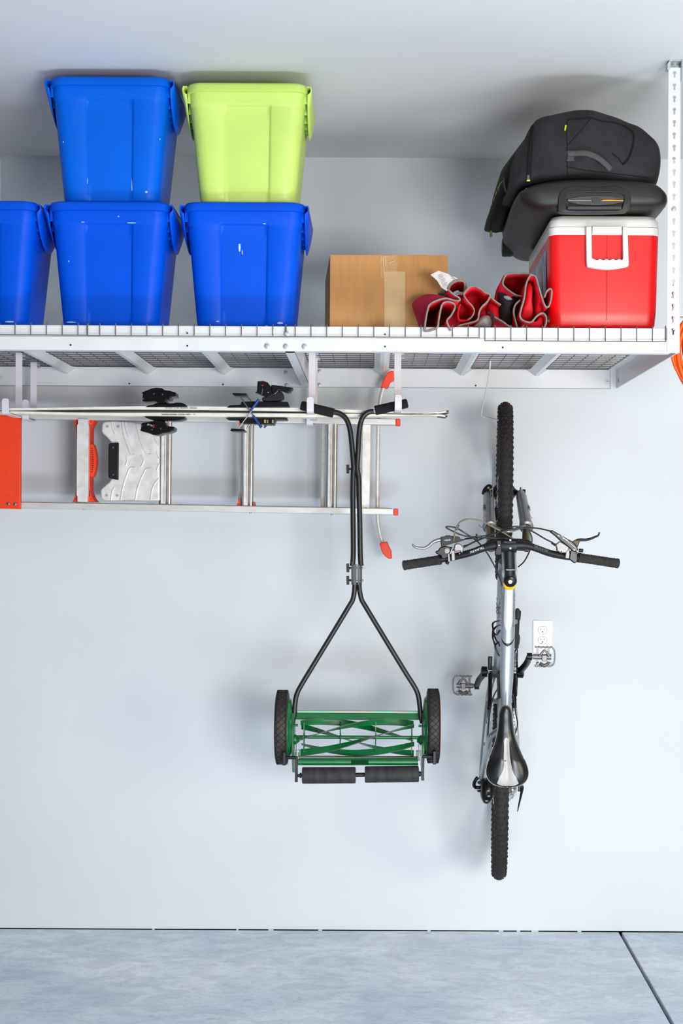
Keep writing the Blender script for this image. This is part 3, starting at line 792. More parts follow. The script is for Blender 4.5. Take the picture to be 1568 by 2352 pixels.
# zip pulls hanging
def pull(bv, u, v, h, parent):
    p = surf_hit(bv, u, v, 0.006) or P(u, v, 1.2)
    a = MB().prism([p + Vector((-0.005, 0, -h)), p + Vector((0.005, 0, -h)), p + Vector((0.0035, 0, 0)), p + Vector((-0.0035, 0, 0))], (0, -0.003, 0)).build('zip_pull', mat('pull_grey', (80, 80, 80), 0.6), parent, bevel=0.0008)
    MB().prism([p + Vector((-0.0052, -0.0034, -h)), p + Vector((0.0052, -0.0034, -h)), p + Vector((0.0045, -0.0034, -h + 0.005)), p + Vector((-0.0045, -0.0034, -h + 0.004))], (0, 0.003, 0)).build('pull_tip', M_lime, a)
pull(ub, 1213, 402, 0.020, body)
pull(lb, 1209, 432, 0.017, body)
# recessed trolley handle in the base
rim_o = [(1281, 484), (1281, 455), (1286, 440), (1300, 430), (1318, 427), (1350, 429), (1380, 429), (1415, 426.5), (1430, 431), (1446, 443), (1449, 458), (1446, 480), (1436, 487), (1380, 489), (1320, 489), (1290, 488)]
rim_i = [(1300, 480), (1300, 455), (1303, 447), (1310, 444), (1330, 442), (1360, 440.5), (1395, 441), (1420, 443), (1432, 447), (1434, 455), (1431, 470), (1428, 481), (1415, 484), (1370, 484), (1325, 484), (1305, 483)]
fo = [P(u, v, 1.268) for u, v in rim_o]; fi = [P(u, v, 1.272) for u, v in rim_i]
bi = [p + Vector((0, 0.02, 0)) for p in fi]
ob_ = [p + Vector((0, 0.03, 0)) for p in fo]
rim = MB().loft([ob_, fo, fi, bi], cap=False).build('handle_housing', M_shell, shell, bevel=0.002, subsurf=0)
MB().prism([p + Vector((0, 0.012, 0)) for p in fi], (0, 0.004, 0)).build('housing_recess', mat('recess_black', (22, 21, 22), 0.6), shell)
th = MB().pxprism([(1303, 456), (1330, 451), (1365, 449), (1400, 450), (1431, 455), (1431, 464), (1405, 469), (1370, 471), (1330, 469), (1303, 463)], 1.255, 1.276).build('trolley_handle', mat('trolley_grey', (62, 60, 60), 0.4), shell, bevel=0.002)
MB().pxprism([(1304, 459.5), (1358, 459.7), (1358, 461.7), (1304, 461.5)], 1.27, 1.277).build('silver_glint', M_chrome, th)  # silver glint on the handle bar, modelled as a thin bright strip
MB().pxprism([(1385, 459.2), (1397, 458.4), (1410, 459), (1431, 460), (1431, 461.8), (1380, 461.6)], 1.27, 1.277).build('amber_glint', M_amber, th)  # amber glint on the bar, painted as a coloured sliver
MB().pxprism([(1358, 457), (1362, 454), (1375, 454), (1378, 457), (1378, 462), (1374, 465), (1363, 465), (1359, 462)], 1.27, 1.279).build('release_button', mat('button_grey', (52, 50, 50), 0.4), th, bevel=0.001)
MB().pxprism([(1304, 474), (1426, 474), (1428, 481), (1302, 481)], 1.26, 1.272).build('lower_grip', mat('lower_grey', (58, 55, 54), 0.5), shell, bevel=0.001)
# soft left flank: mesh side pocket, webbing loop, hanging pull
sd = MB(); secs = []
flank = [(1180, 366), (1160, 390), (1146, 420), (1136, 450), (1126, 478), (1124, 500), (1130, 512), (1148, 520), (1165, 500), (1185, 470), (1200, 440), (1200, 400)]
sd.pillow(flank, 0.45, 0.95, dm=0.72, power=3)
pocket = sd.build('side_pocket', M_bagblk, bag, angle=80)
sb = sd.bvh()
strand(sb, [(1157, 408), (1158, 425), (1162, 440), (1170, 452), (1178, 455)], 0.004, 'webbing_loop', mat('webbing_loop', (78, 74, 78), 0.8), pocket, 0.002)
lg = MB()
for pts in (((1154, 416), (1147, 424), (1144, 438)), ((1149, 422), (1142, 434), (1139, 447)), ((1140, 440), (1136, 452), (1133, 462))):
    t_ = trace(sb, pts, 3, 0.001)
    if len(t_) > 2: lg.tube(t_, 0.0011, 5)
if lg.v: lg.build('lime_logo', M_lime, pocket)
MB().tube([P(1126.5, 505, 0.75), P(1126, 522, 0.75), P(1127, 530, 0.75)], lambda t: 0.0015 + 0.003 * t, 6).build('hanging_pull', M_bagblk, pocket)
MB().cyl(P(1127, 536, 0.75), P(1127, 544, 0.75), 0.0045, n=8).cyl(P(1127, 530, 0.75), P(1127, 536, 0.75), 0.004, n=8).build('pull_tip', mat('pull_dark_lime', (110, 112, 40), 0.6), pocket)
# far wheel foot of the bag
wf = MB().pillow([(1154, 500), (1170, 500), (1230, 500), (1232, 560), (1220, 576), (1180, 575), (1160, 562)], 0.33, 0.6, dm=0.4, power=6)
wfo = wf.build('wheel_base', M_shell, bag, angle=60)
MB().cyl(P(1153, 568, 0.44), P(1176.5, 568, 0.44), 0.034, n=28).build('bag_wheel', M_rubber, wfo, bevel=0.004)

# ------------------------------------------------------------------ folded red camp chairs
def ZP(x, y, ox=930, oy=600, k=350 / 1568): return (ox + x * k, oy + y * k)
def fabric(parent, pts, d0, d1, back=(0, 0), kback=0.85, name='canvas_fold', pipe=True, m_=M_cloth, seedv=1, pr=0.0056):
    path = smooth([P(*ZP(x, y), d1) for x, y in pts], 4)
    path = [Vector((p.x, p.y, max(p.z, ZD - 0.012 if d1 > 1.26 else ZD + 0.006))) for p in path]
    c = sum(path, Vector()) / len(path)
    rows = []; N = 6
    for i in range(N):
        t = i / (N - 1); row = []
        for j, p in enumerate(path):
            w = 0.006 * math.sin(j * 0.55 + seedv * 2.1 + t * 5) * t
            q = c + (p - c) * (1 + (kback - 1) * t)
            z_ = q.z + back[1] * t + w
            row.append(Vector((q.x + back[0] * t + w, -(d1 + (d0 - d1) * t), max(z_, ZD + 0.005))))
        rows.append(row)
    rows[0] = [Vector(p) for p in path]
    mb = MB().loft(rows, cap=False, closed=False)
    o = mb.build(name, m_, parent, solid=0.003, angle=60)
    if pipe:
        MB().tube([p + Vector((0, -0.002, 0)) for p in path], pr, 6, flat=0.6).build('binding', M_pipe, o)
    return o
chA = thing('folded_camp_chair', P(1000, 760, 1.0), 'folded red canvas camp chair with a white care label, beside the cardboard box', 'folding chair', 'rolled red camp chairs')
chA.location.z = ZD; ORG[chA.name] = chA.location.copy()
fabric(chA, [(440, 292), (500, 345), (556, 380), (556, 405), (500, 404), (425, 383), (345, 400), (262, 440), (236, 485), (214, 590), (202, 690), (208, 728), (275, 708), (332, 680), (346, 600), (372, 470), (400, 428), (450, 420), (500, 440), (512, 480), (472, 560), (430, 612), (452, 680), (470, 715)], 0.85, 1.262, back=(-0.012, 0.0), kback=0.9, seedv=1)
# the big outer panel that wraps to the left
op = [P(*ZP(x, y), 1.23) for x, y in ((235, 478), (262, 440), (345, 400), (425, 383))]
pn = MB()
edgeF = smooth([P(*ZP(x, y), 1.232) for x, y in ((425, 384), (345, 401), (262, 441), (236, 486), (214, 590), (202, 690))], 4)
edgeB = smooth([P(*ZP(x, y), 1.10) for x, y in ((330, 350), (230, 345), (130, 385), (76, 450), (110, 560), (152, 690))], 4)
edgeM = [(a * 0.5 + b * 0.5) + Vector((-0.002, 0.0, 0.003)) for a, b in zip(edgeF, edgeB)]
pn.loft([edgeF, edgeM, edgeB, [p + Vector((0.02, 0.25, -0.004)) for p in edgeB]], cap=False, closed=False)
pn.build('canvas_panel', mat('dull_red_canvas', (205, 34, 68), 0.85, noise=0.15, nscale=9, spec=0.2, bump=0.4, bscale=500), chA, solid=0.003, angle=60)
fabric(chA, [(440, 290), (470, 235), (540, 198), (612, 212), (620, 292), (602, 332), (548, 330), (520, 350)], 0.95, 1.15, back=(0.0, 0.0), seedv=2, kback=0.8)
fabric(chA, [(600, 345), (640, 292), (700, 257), (770, 282), (822, 322), (872, 347), (850, 410), (790, 470), (760, 530), (742, 608), (650, 640), (565, 662), (532, 690), (600, 697), (700, 690)], 0.9, 1.215, back=(0.01, 0.0), seedv=3)
fabric(chA, [(604, 350), (642, 410), (690, 462), (710, 515), (684, 575), (640, 604), (560, 600), (545, 520), (570, 440)], 0.95, 1.20, back=(0, 0), seedv=4, pipe=False)
MB().tube(smooth([P(*ZP(x, y), 1.205) for x, y in ((604, 350), (642, 410), (690, 462), (712, 515), (684, 575), (640, 604))], 4), 0.0045, 6, flat=0.6).build('binding', M_pipe, chA)
# care label
lq = [(262, 138), (345, 97), (440, 130), (565, 187), (500, 205), (455, 245), (430, 308), (372, 270), (330, 200)]
lab = MB().pxprism([ZP(x, y) for x, y in lq], 1.150, 1.152).build('care_label', M_label, chA)
lt = MB()
for i in range(9):
    t = i / 8
    a = (345 + 55 * t - 6, 150 + 112 * t); b_ = (a[0] + 44 + 8 * math.sin(i * 2.3), a[1] - 20)
    n_ = 5
    for q in range(n_):
        u0 = a[0] + (b_[0] - a[0]) * q / n_; v0_ = a[1] + (b_[1] - a[1]) * q / n_
        u1 = a[0] + (b_[0] - a[0]) * (q + 0.7) / n_; v1_ = a[1] + (b_[1] - a[1]) * (q + 0.7) / n_
        lt.bar(P(*ZP(u0, v0_), 1.1526), P(*ZP(u1, v1_), 1.1526), 0.0012, 0.0006, (0, -1, 0))
for i in range(4): lt.bar(P(*ZP(455 + 12 * i, 140 + 18 * i), 1.1526), P(*ZP(500 + 12 * i, 160 + 12 * i), 1.1526), 0.0012, 0.0006, (0, -1, 0))
lt.build('label_print', M_gtxt, lab)
# mesh pocket bulging on the deck and dark filling
MB().pillow([ZP(x, y) for x, y in ((665, 700), (700, 640), (760, 570), (830, 530), (890, 545), (905, 620), (880, 700), (770, 706))], 0.98, 1.22, dm=1.19, power=2.2).build('mesh_pocket', M_mesh, chA, angle=80)
MB().tube(smooth([P(*ZP(x, y), 1.22) for x, y in ((880, 700), (905, 640), (905, 570), (885, 535), (850, 528))], 4), 0.004, 6).build('pocket_edge', M_blkcloth, chA)
MB().pillow([ZP(x, y) for x, y in ((430, 420), (560, 350), (760, 330), (850, 420), (880, 560), (860, 690), (300, 700), (340, 600))], 0.75, 1.08, dm=0.95, power=2.5).build('rolled_filling', M_cloth, chA, angle=80)
MB().pillow([ZP(x, y) for x, y in ((340, 345), (395, 300), (450, 330), (440, 360), (380, 360))], 0.95, 1.05, power=2.5).build('grey_flap', mat('grey_flap', (105, 102, 104), 0.85), chA, angle=80)
MB().pillow([ZP(x, y) for x, y in ((340, 700), (352, 655), (400, 638), (440, 650), (455, 700))], 0.95, 1.17, dm=1.15, power=2.5).build('grey_padding', mat('grey_padding', (98, 93, 94), 0.85), chA, angle=80)

chB = thing('folded_camp_chair', P(1200, 760, 1.0), 'folded red canvas camp chair with black straps, pushed against the red cooler', 'folding chair', 'rolled red camp chairs')
chB.location.z = ZD; ORG[chB.name] = chB.location.copy()
fabric(chB, [(1200, 365), (1140, 350), (1062, 300), (1008, 245), (1012, 190), (1050, 135), (1150, 127), (1240, 130), (1300, 135)], 0.9, 1.15, back=(0.0, 0.0), seedv=5)
pn = MB()
eF = smooth([P(*ZP(x, y), 1.148) for x, y in ((1040, 140), (1012, 190), (1008, 245), (1062, 300), (1140, 350))], 4)
eB = smooth([P(*ZP(x, y), 1.08) for x, y in ((1015, 150), (975, 230), (940, 300), (928, 370), (950, 410))], 4)
pn.loft([eF, eB, [p + Vector((0.01, 0.2, 0)) for p in eB]], cap=False, closed=False)
pn.build('canvas_panel', M_cloth, chB, solid=0.003, angle=60)
fabric(chB, [(1284, 150), (1262, 190), (1240, 255), (1224, 380), (1192, 495), (1180, 560), (1200, 602), (1262, 630), (1302, 624), (1350, 570), (1408, 535), (1448, 570), (1448, 640), (1424, 695)], 0.9, 1.225, back=(-0.005, 0.0), seedv=6)
fabric(chB, [(1284, 150), (1302, 143), (1342, 162), (1366, 240), (1398, 350), (1428, 440), (1452, 474), (1480, 460), (1500, 385), (1506, 300), (1482, 288), (1452, 318), (1432, 372)], 0.9, 1.225, back=(0.0, 0.0), seedv=7)
fabric(chB, [(985, 452), (935, 420), (882, 372), (850, 350)], 0.95, 1.17, seedv=8)
fabric(chB, [(918, 575), (1000, 622), (1060, 665), (1110, 690), (1140, 700)], 0.95, 1.20, seedv=9)
fabric(chB, [(1182, 402), (1132, 452), (1116, 532), (1140, 640), (1160, 692), (1190, 690), (1220, 660)], 0.95, 1.19, seedv=10)
MB().pillow([ZP(x, y) for x, y in ((950, 300), (985, 275), (1040, 290), (1140, 350), (1180, 400), (1130, 450), (1110, 540), (1140, 640), (1100, 680), (1040, 620), (990, 600), (965, 520), (985, 450), (960, 380))], 0.95, 1.16, dm=1.13, power=2.2).build('black_strap', M_blkcloth, chB, angle=80)
MB().pillow([ZP(x, y) for x, y in ((1010, 360), (1060, 355), (1100, 385), (1090, 400), (1040, 395))], 1.15, 1.17, power=2.2).build('mesh_patch', M_mesh, chB, angle=80)
MB().pillow([ZP(x, y) for x, y in ((1300, 190), (1325, 260), (1320, 400), (1330, 520), (1300, 610), (1215, 590), (1195, 530), (1235, 390), (1262, 230))], 1.02, 1.20, dm=1.18, power=2.2).build('canvas_inner', mat('bright_canvas', (238, 30, 54), 0.75, noise=0.1, nscale=9), chB, angle=80)
MB().pillow([ZP(x, y) for x, y in ((1345, 190), (1395, 350), (1440, 480), (1400, 520), (1330, 580), (1335, 400))], 0.98, 1.19, dm=1.15, power=2.2).build('canvas_inner', M_cloth, chB, angle=80)
MB().pillow([ZP(x, y) for x, y in ((1035, 150), (1270, 150), (1210, 350), (1130, 340), (1030, 250))], 0.8, 1.05, dm=0.98, power=3).build('canvas_roll', M_cloth, chB, angle=80)
MB().pillow([ZP(x, y) for x, y in ((830, 420), (940, 430), (975, 480), (960, 690), (880, 700), (840, 560))], 0.8, 1.12, dm=1.05, power=3).build('canvas_roll', M_cloth, chB, angle=80)
MB().pillow([ZP(x, y) for x, y in ((1220, 600), (1300, 640), (1420, 540), (1460, 640), (1440, 700), (1280, 702))], 0.85, 1.21, dm=1.18, power=3).build('canvas_roll', M_cloth, chB, angle=80)
MB().tube([P(*ZP(x, y), 1.15) for x, y in ((1500, 560), (1502, 600), (1470, 620))], 0.005, 6).build('strap_end', M_pipe, chB)

# ------------------------------------------------------------------ ladder
ladder = thing('step_ladder', P(480, 1060, 0.25), 'aluminium step ladder with orange-red fittings hung sideways under the rack', 'ladder')
dl0, dl1 = 0.205, 0.265
def vline(u, v0, v1, u0=50, u1=910): return v0 + (v1 - v0) * (u - u0) / (u1 - u0)
def rail(va0, va1, vb0, vb1, ua, ub, d0, d1, name, m_=M_alu):
    """rail from left end ua to right end ub, edges given at both ends"""
    q = [(ua, va0), (ub, va1), (ub, vb1), (ua, vb0)]
    m = MB()
    m.pxprism(q, d0, d1)
    return m.build(name, m_, ladder, bevel=0.003)
top_rail = rail(943.5, 962, 958.5, 976, -140, 909, dl0, dl1, 'rail')
bot_rail = rail(1150, 1168, 1164.5, 1182.5, -140, 904, dl0, dl1, 'rail')
rail(945, 962.5, 952, 970, -140, 905, 0.12, 0.18, 'rear_rail'); rail(1149, 1166.5, 1160, 1178, -140, 900, 0.12, 0.18, 'rear_rail')
def lp(u, v): return (u, v + (u - 480) * 0.0)
for (q, nm) in (([(908.5, 961.5), (919, 961.8), (919.5, 977), (908.5, 976.5)], 0), ([(903.5, 1168), (914, 1168), (914.5, 1184), (903.5, 1183.5)], 1)):
    MB().pxprism(q, dl0 - 0.003, dl1 + 0.003).build('rubber_foot', M_orange, ladder, bevel=0.003)
# big orange top cap at the left end
cap = MB().pxprism([(-90, 949), (47.5, 952), (46.5, 1169.5), (-90, 1166)], 0.278, 0.30).build('top_cap', M_orangem, ladder, bevel=0.003)
for (u, v) in ((19, 953), (35, 953), (18.5, 1157), (34, 1158)):
    MB().lathe([(0.0068, 0), (0.006, 0.002), (0.003, 0.003)], P(u, v, 0.30), (0, -1, 0), 12).build('rivet', M_chrome, cap)
    if v > 1000: MB().lathe([(0.0024, 0), (0.0024, 0.0006)], P(u, v, 0.3035), (0, -1, 0), 10).build('rivet_hole', M_dark, cap)
sc_m = MB()
for pts in (((17, 1000), (15, 976), (29, 982), (26, 1000)), ((17, 1110), (31, 1126), (22, 1150)), ((18, 1128), (30, 1136)), ((25, 1030), (27, 1034)), ((14, 1070), (24, 1062), (20, 1092))):
    sc_m.tube([P(u, v, 0.3003) for u, v in pts], 0.0004, 4)
sc_m.build('scratches', mat('scratch_pale', (255, 110, 60), 0.5), cap)
# first step with orange corner brackets
step = MB().pxprism([(178.5, 962), (202, 962.5), (202, 975), (203.5, 976), (202, 1138), (200.5, 1139), (200, 1153), (177.5, 1152.5), (177.5, 1140), (175.5, 1138), (176.5, 976), (178.5, 974)], 0.19, 0.272).build('step', M_aluc, ladder, bevel=0.002)
for sgn, v0, v1 in ((1, 962, 1012), (-1, 1153, 1103)):
    for (a, b_, c) in (((165.5, v0), (177, v0), -1), ((221, v0), (202, v0), 1)):
        q = [(a[0], v0)]
        for i in range(9):
            t = i / 8
            q.append((a[0] + (b_[0] - a[0]) * (1 - (1 - t) ** 2.2) * 0.86, v0 + (v1 - v0) * (t ** 1.3) * 0.95))
        q += [(b_[0] + 0 * c, v1), (b_[0], v0)]
        br = MB().pxprism(q, 0.17, 0.25).build('corner_bracket', M_orange, step, bevel=0.0015)
        rv = (a[0] + (7 if c < 0 else -12), v0 + sgn * 7)
        MB().lathe([(0.003, 0), (0.002, 0.002)], P(rv[0], rv[1], 0.25), (0, -1, 0), 10).build('rivet', M_chrome, br)
MB().pxprism([(204, 975), (207, 976), (206, 1140), (203, 1140)], 0.17, 0.25).build('orange_edge', M_orange, step)
# arched orange carry handle with slots
hg = MB(); N = 24
arc_o = []; arc_i = []
for i in range(N + 1):
    t = i / N; v = 1020 + 75 * t
    arc_o.append((207 + 13.5 * math.sin(math.pi * (0.12 + 0.76 * t)) ** 0.7, v)); arc_i.append((206, v))
hnd = MB().pxprism(arc_o + arc_i[::-1], 0.19, 0.24).build('carry_handle', M_orange, ladder, bevel=0.002)
sm = MB()
for i in range(12):
    v = 1029 + 4.85 * i; w = 2.4 + 3.4 * math.sin(math.pi * (i + 1) / 13)
    sm.pxprism([(209.5, v), (209.5 + w, v), (209.5 + w, v + 2.4), (209.5, v + 2.4)], 0.238, 0.2406)
sm.build('handle_slots', mat('slot_dark_red', (110, 18, 8), 0.7), hnd)
# cast work platform with chevron ribs
plat = [(234, 973), (240, 968), (262, 967), (300, 969), (330, 974), (366, 974), (366.5, 1150), (340, 1151), (300, 1149), (262, 1150), (238, 1150), (232, 1144), (230.5, 1130), (231, 1124), (240, 1116), (250, 1108), (256, 1098), (257, 1020), (252, 1012), (246, 1005), (236, 996), (233, 990)]
pm_ = MB().pxprism([(u, v) for u, v in plat], 0.235, 0.262)
pf_ = pm_.build('platform', M_aluc, ladder, bevel=0.006, seg=3)
rb = MB()
def Z2(x, y): return (220 + x * 240 / 1568, 860 + y * 240 / 1568)
ribs = [[(240, 715), (255, 800), (290, 890)], [(395, 715), (415, 860), (460, 1020), (520, 1180), (545, 1205), (590, 1210)], [(610, 745), (640, 880), (690, 1040), (760, 1180), (790, 1200), (830, 1200)],
        [(455, 1225), (472, 1290), (450, 1370)], [(680, 1210), (720, 1290), (680, 1390)], [(590, 1400), (530, 1400), (500, 1430), (440, 1580), (400, 1730), (375, 1890)], [(830, 1415), (775, 1415), (740, 1440), (670, 1590), (620, 1740), (595, 1890)],
        [(285, 1690), (250, 1760), (228, 1890)], [(880, 930), (915, 1010), (950, 1070)], [(915, 1160), (950, 1260)], [(950, 1340), (915, 1440)], [(950, 1560), (880, 1650), (840, 1760), (825, 1880)],
        [(440, 720), (450, 800), (500, 950)], [(270, 720), (285, 800), (305, 850)]]
for r_ in ribs:
    rb.tube(smooth([P(*Z2(x, y), 0.262) for x, y in r_], 4), 0.0042, 8, flat=0.7, up=(0, -1, 0))
rb.build('tread_ribs', M_aluc, pf_)
for (x, y) in ((175, 780), (335, 782), (165, 1815), (322, 1817)):
    MB().lathe([(0.0052, 0), (0.0052, 0.002), (0.0035, 0.0022), (0.0035, 0.0008)], P(*Z2(x, y), 0.262), (0, -1, 0), 14).build('rivet', M_zinc, pf_)
gp = MB().pxprism([Z2(x, y) for x, y in ((205, 1030), (340, 1020), (335, 1585), (200, 1560), (185, 1530), (188, 1060))], 0.25, 0.276).build('rubber_grip', M_satin, ladder, bevel=0.003)
gr_ = MB()
for x in (215, 240, 285, 310): gr_.tube([P(*Z2(x, 1045), 0.276), P(*Z2(x - 4, 1560), 0.276)], 0.0012, 6)
gr_.build('grip_ridges', M_gloss, gp)
for y in (1097, 1505): MB().lathe([(0.0036, 0), (0.003, 0.002)], P(*Z2(262, y), 0.276), (0, -1, 0), 12).build('screw', M_chrome, gp)
# rungs: pairs and triples of round and grooved bars
def rung(u, w, v0, v1, d, m_, rnd=True, name='rung'):
    a = P(u, v0, d); b_ = P(u - (v1 - v0) * 0.012, v1, d); r_ = w / 2 / pxs(d)
    mb = MB()
    if rnd: mb.cyl(a, b_, r_, n=20)
    else: mb.bar(a, b_, r_ * 2, 0.03, (0, -1, 0))
    return mb.build(name, m_, ladder, bevel=0 if rnd else 0.002)
for (u, ws) in ((372, ((-0.5, 7, M_zinc, 0.15, False), (5.5, 11, M_aluc, 0.235, False), (18, 12, M_rung, 0.225, True))),
                (560, ((-6, 9, M_alu, 0.15, False), (4, 6, M_zinc, 0.14, False), (6.5, 10, M_aluc, 0.235, False), (18, 12, M_rung, 0.225, True))),
                (750, ((-6, 11, M_alu, 0.15, False), (4, 6, M_zinc, 0.14, False), (9, 10, M_aluc, 0.235, False), (20, 12, M_rung, 0.225, True)))):
    for (du, w, m_, d, rn) in ws:
        rung(u + du, w, 955 + (u - 372) * 0.021, 1158 + (u - 372) * 0.021, d, m_, rn)
        if m_ is M_aluc:
            MB().tube([P(u + du + 1, 968 + (u - 372) * 0.02, 0.2505), P(u + du - 1, 1152 + (u - 372) * 0.02, 0.2505)], 0.0006, 5).build('groove', M_ink, ladder)
MB().pxprism([(832, 965), (852, 965), (848.5, 1170), (829, 1170)], 0.15, 0.235).build('step', M_aluc, ladder, bevel=0.003)
for (q) in ([(543, 1160), (550, 1145), (551, 1160)], [(585, 1162), (582, 1152), (582, 1162)], [(546, 970), (551, 968), (551, 982)]):
    MB().pxprism(q, 0.16, 0.24).build('bracket_tip', M_orange, ladder)
# rivets under the rails
for (u, v) in ((192, 1169), (388, 1172), (575, 1177), (762, 1181)):
    MB().cyl(P(u, v - 2, 0.235), P(u, v + 2.5, 0.235), 0.005, n=10).build('rail_rivet', M_zinc, bot_rail)
for (u, v) in ((350, 1158.7), (415, 1159.8), (195, 1156), (840, 1167.2)):
    MB().lathe([(0.006, 0), (0.004, 0.003)], P(u, v, 0.235), (0, 0, 1), 10).build('rail_rivet', M_zinc, bot_rail)
# bowed stabiliser bar at the far end with orange boots
bar_pts = smooth([P(u, v, 0.15) for u, v in ((888, 866), (882, 885), (874, 915), (869.5, 955), (868, 1010), (867, 1080), (866.5, 1150), (867, 1190), (870, 1215), (876, 1240), (885, 1262))], 5)
sb_ = MB().tube(bar_pts, 0.0085, 10, flat=1.2, up=(0, -1, 0)).build('stabiliser_bar', M_alu, ladder)
MB().pxprism([(874, 890), (880, 872), (888, 858), (897, 851.5), (904, 852), (905, 873), (897, 876), (893, 886), (890, 891)], 0.125, 0.18).build('rubber_boot', M_orange, sb_, bevel=0.003)
MB().pxprism([(870.5, 1249), (889, 1243.5), (893, 1254), (899, 1265), (900.5, 1283), (893, 1284), (884, 1278), (877, 1268)], 0.125, 0.18).build('rubber_boot', M_orange, sb_, bevel=0.003)

# ------------------------------------------------------------------ skis
SG = 'pair of skis laid base to base in the hooks'
def ski(label, top, thick, up_, group):
    """edge profile of one ski traced along its length; width lies in the depth direction"""
    root = thing('ski', P(520, top[len(top) // 2][1], 0.61), label, 'ski', group)
    m = MB(); secs = []; b = MB(); bs_ = []
    pts = smooth([Vector((u, v, 0)) for u, v in top], 6)
    n = len(pts)
    for i, p in enumerate(pts):
        t = i / (n - 1)
        th_ = thick(p.x) / pxs(0.6)
        w = 0.031 + 0.010 * abs(2 * t - 1) ** 2
        if t > 0.97: w *= 1 - (t - 0.97) * 14
        c = P(p.x, p.y, 0.6)
        secs.append([Vector((c.x, -0.6 - w, c.z - th_ / 2)), Vector((c.x, -0.6 - w, c.z + th_ / 2)), Vector((c.x, -0.6 + w, c.z + th_ / 2)), Vector((c.x, -0.6 + w, c.z - th_ / 2))])
        zb_ = c.z - up_ * (th_ / 2 + 0.0012)
        bs_.append([Vector((c.x, -0.6 - w - 0.0008, zb_ - 0.0012)), Vector((c.x, -0.6 - w - 0.0008, zb_ + 0.0012)), Vector((c.x, -0.6 + w, zb_ + 0.0012)), Vector((c.x, -0.6 + w, zb_ - 0.0012))])
    m.loft(secs).build('sidewall', M_skiw, root); b.loft(bs_).build('base', M_skib, root)
    return root
thk = lambda u: 5.0 if u < 120 else (5.0 + (min(u, 380) - 120) * 0.0125 if u < 700 else max(2.5, 8.2 - (u - 700) * 0.014))
skA = ski('upper white ski of the pair, its bindings pointing up', [(-90, 943), (0, 942.5), (60, 942), (180, 940), (300, 938.8), (400, 939), (520, 940), (640, 941.8), (740, 944), (860, 948), (970, 951.3), (1005, 950), (1029, 946.3)], thk, 1, SG)
skB = ski('lower white ski of the pair, its bindings pointing down', [(-90, 949), (0, 948.8), (60, 949.5), (180, 952), (300, 953.2), (400, 953.6), (520, 954.5), (640, 955.5), (740, 955.7), (860, 955), (970, 953.8), (1005, 955.5), (1026, 958.5)], thk, -1, SG)
for rt, y in ((skA, 939.0), (skB, 953.6)):
    mt = MB(); u = 379 if rt is skA else 375
    end = 454 if rt is skA else 450
    while u < end:
        w = random.uniform(1.0, 3.0)
        if random.random() > 0.18:
            c0 = P(u, y + 0.1 + (u - 380) * 0.004, 0.6); mt.box(c0.x, c0.x + w / pxs(0.6) * 0.8, -0.6405, -0.6385, c0.z - 0.0014, c0.z + 0.0014)
        u += w + 0.4
    mt.build('side_print', M_gtxt, rt)
for rt, tips in ((skA, ((1004, 948.8), (1029, 945.8))), (skB, ((1003, 955.8), (1026, 958.8)))):
    MB().bar(P(tips[0][0], tips[0][1], 0.6), P(tips[1][0], tips[1][1], 0.6), 0.07, 0.0045, (0, 0, 1)).build('tip_guard', M_satin, rt, bevel=0.001)
def bp(root, name, uv, d0, d1, m_=M_gloss, bev=0.003):
    return MB().pxprism(uv, d0, d1).build(name, m_, root, bevel=bev, seg=3)
def Q(x, y): return (220 + x * 240 / 1568, 860 + y * 240 / 1568)
# toe pieces (left)
toe = bp(skA, 'toe_plate', [Q(x, y) for x, y in ((745, 488), (790, 462), (860, 452), (905, 430), (1040, 432), (1160, 432), (1200, 422), (1290, 424), (1340, 448), (1375, 488))], 0.57, 0.64)
bp(skA, 'toe_housing', [Q(x, y) for x, y in ((700, 400), (698, 320), (708, 300), (685, 270), (760, 240), (840, 208), (910, 200), (990, 206), (1030, 235), (1110, 245), (1195, 270), (1203, 330), (1120, 340), (1100, 385), (1050, 388), (1048, 415), (1010, 430), (905, 420), (915, 400), (740, 408))], 0.565, 0.645)
toeB = bp(skB, 'toe_plate', [Q(x, y) for x, y in ((715, 632), (1340, 640), (1325, 670), (1250, 692), (1160, 698), (1020, 690), (870, 688), (780, 660))], 0.57, 0.64)
tb = bp(skB, 'toe_housing', [Q(x, y) for x, y in ((690, 725), (860, 700), (885, 680), (1000, 690), (1030, 720), (1065, 775), (1180, 785), (1172, 840), (1100, 870), (1000, 885), (930, 912), (850, 905), (800, 880), (663, 845), (680, 800), (672, 770))], 0.565, 0.645)
scr = MB()
for (x, y) in ((872, 292), (1000, 302), (715, 365)): scr.lathe([(0.0028, 0), (0.002, 0.0015)], P(*Q(x, y), 0.645), (0, -1, 0), 10)
scr.build('screws', M_chrome, skA)
scr = MB()
for (x, y) in ((845, 828), (975, 815), (688, 775)): scr.lathe([(0.0028, 0), (0.002, 0.0015)], P(*Q(x, y), 0.645), (0, -1, 0), 10)
scr.build('screws', M_chrome, skB)
text('JETTS', 0.008, P(*Q(812, 762), 0.6455), (1, 0, -0.35), (0.35, 0, 1), M_wtxt, skB)
text('S', 0.014, P(*Q(868, 780), 0.6455), (1, 0, -0.1), (0.1, 0, 1), M_redtxt, skB)
def Q3(x, y): return (500 + x * 260 / 1568, 860 + y * 260 / 1568)
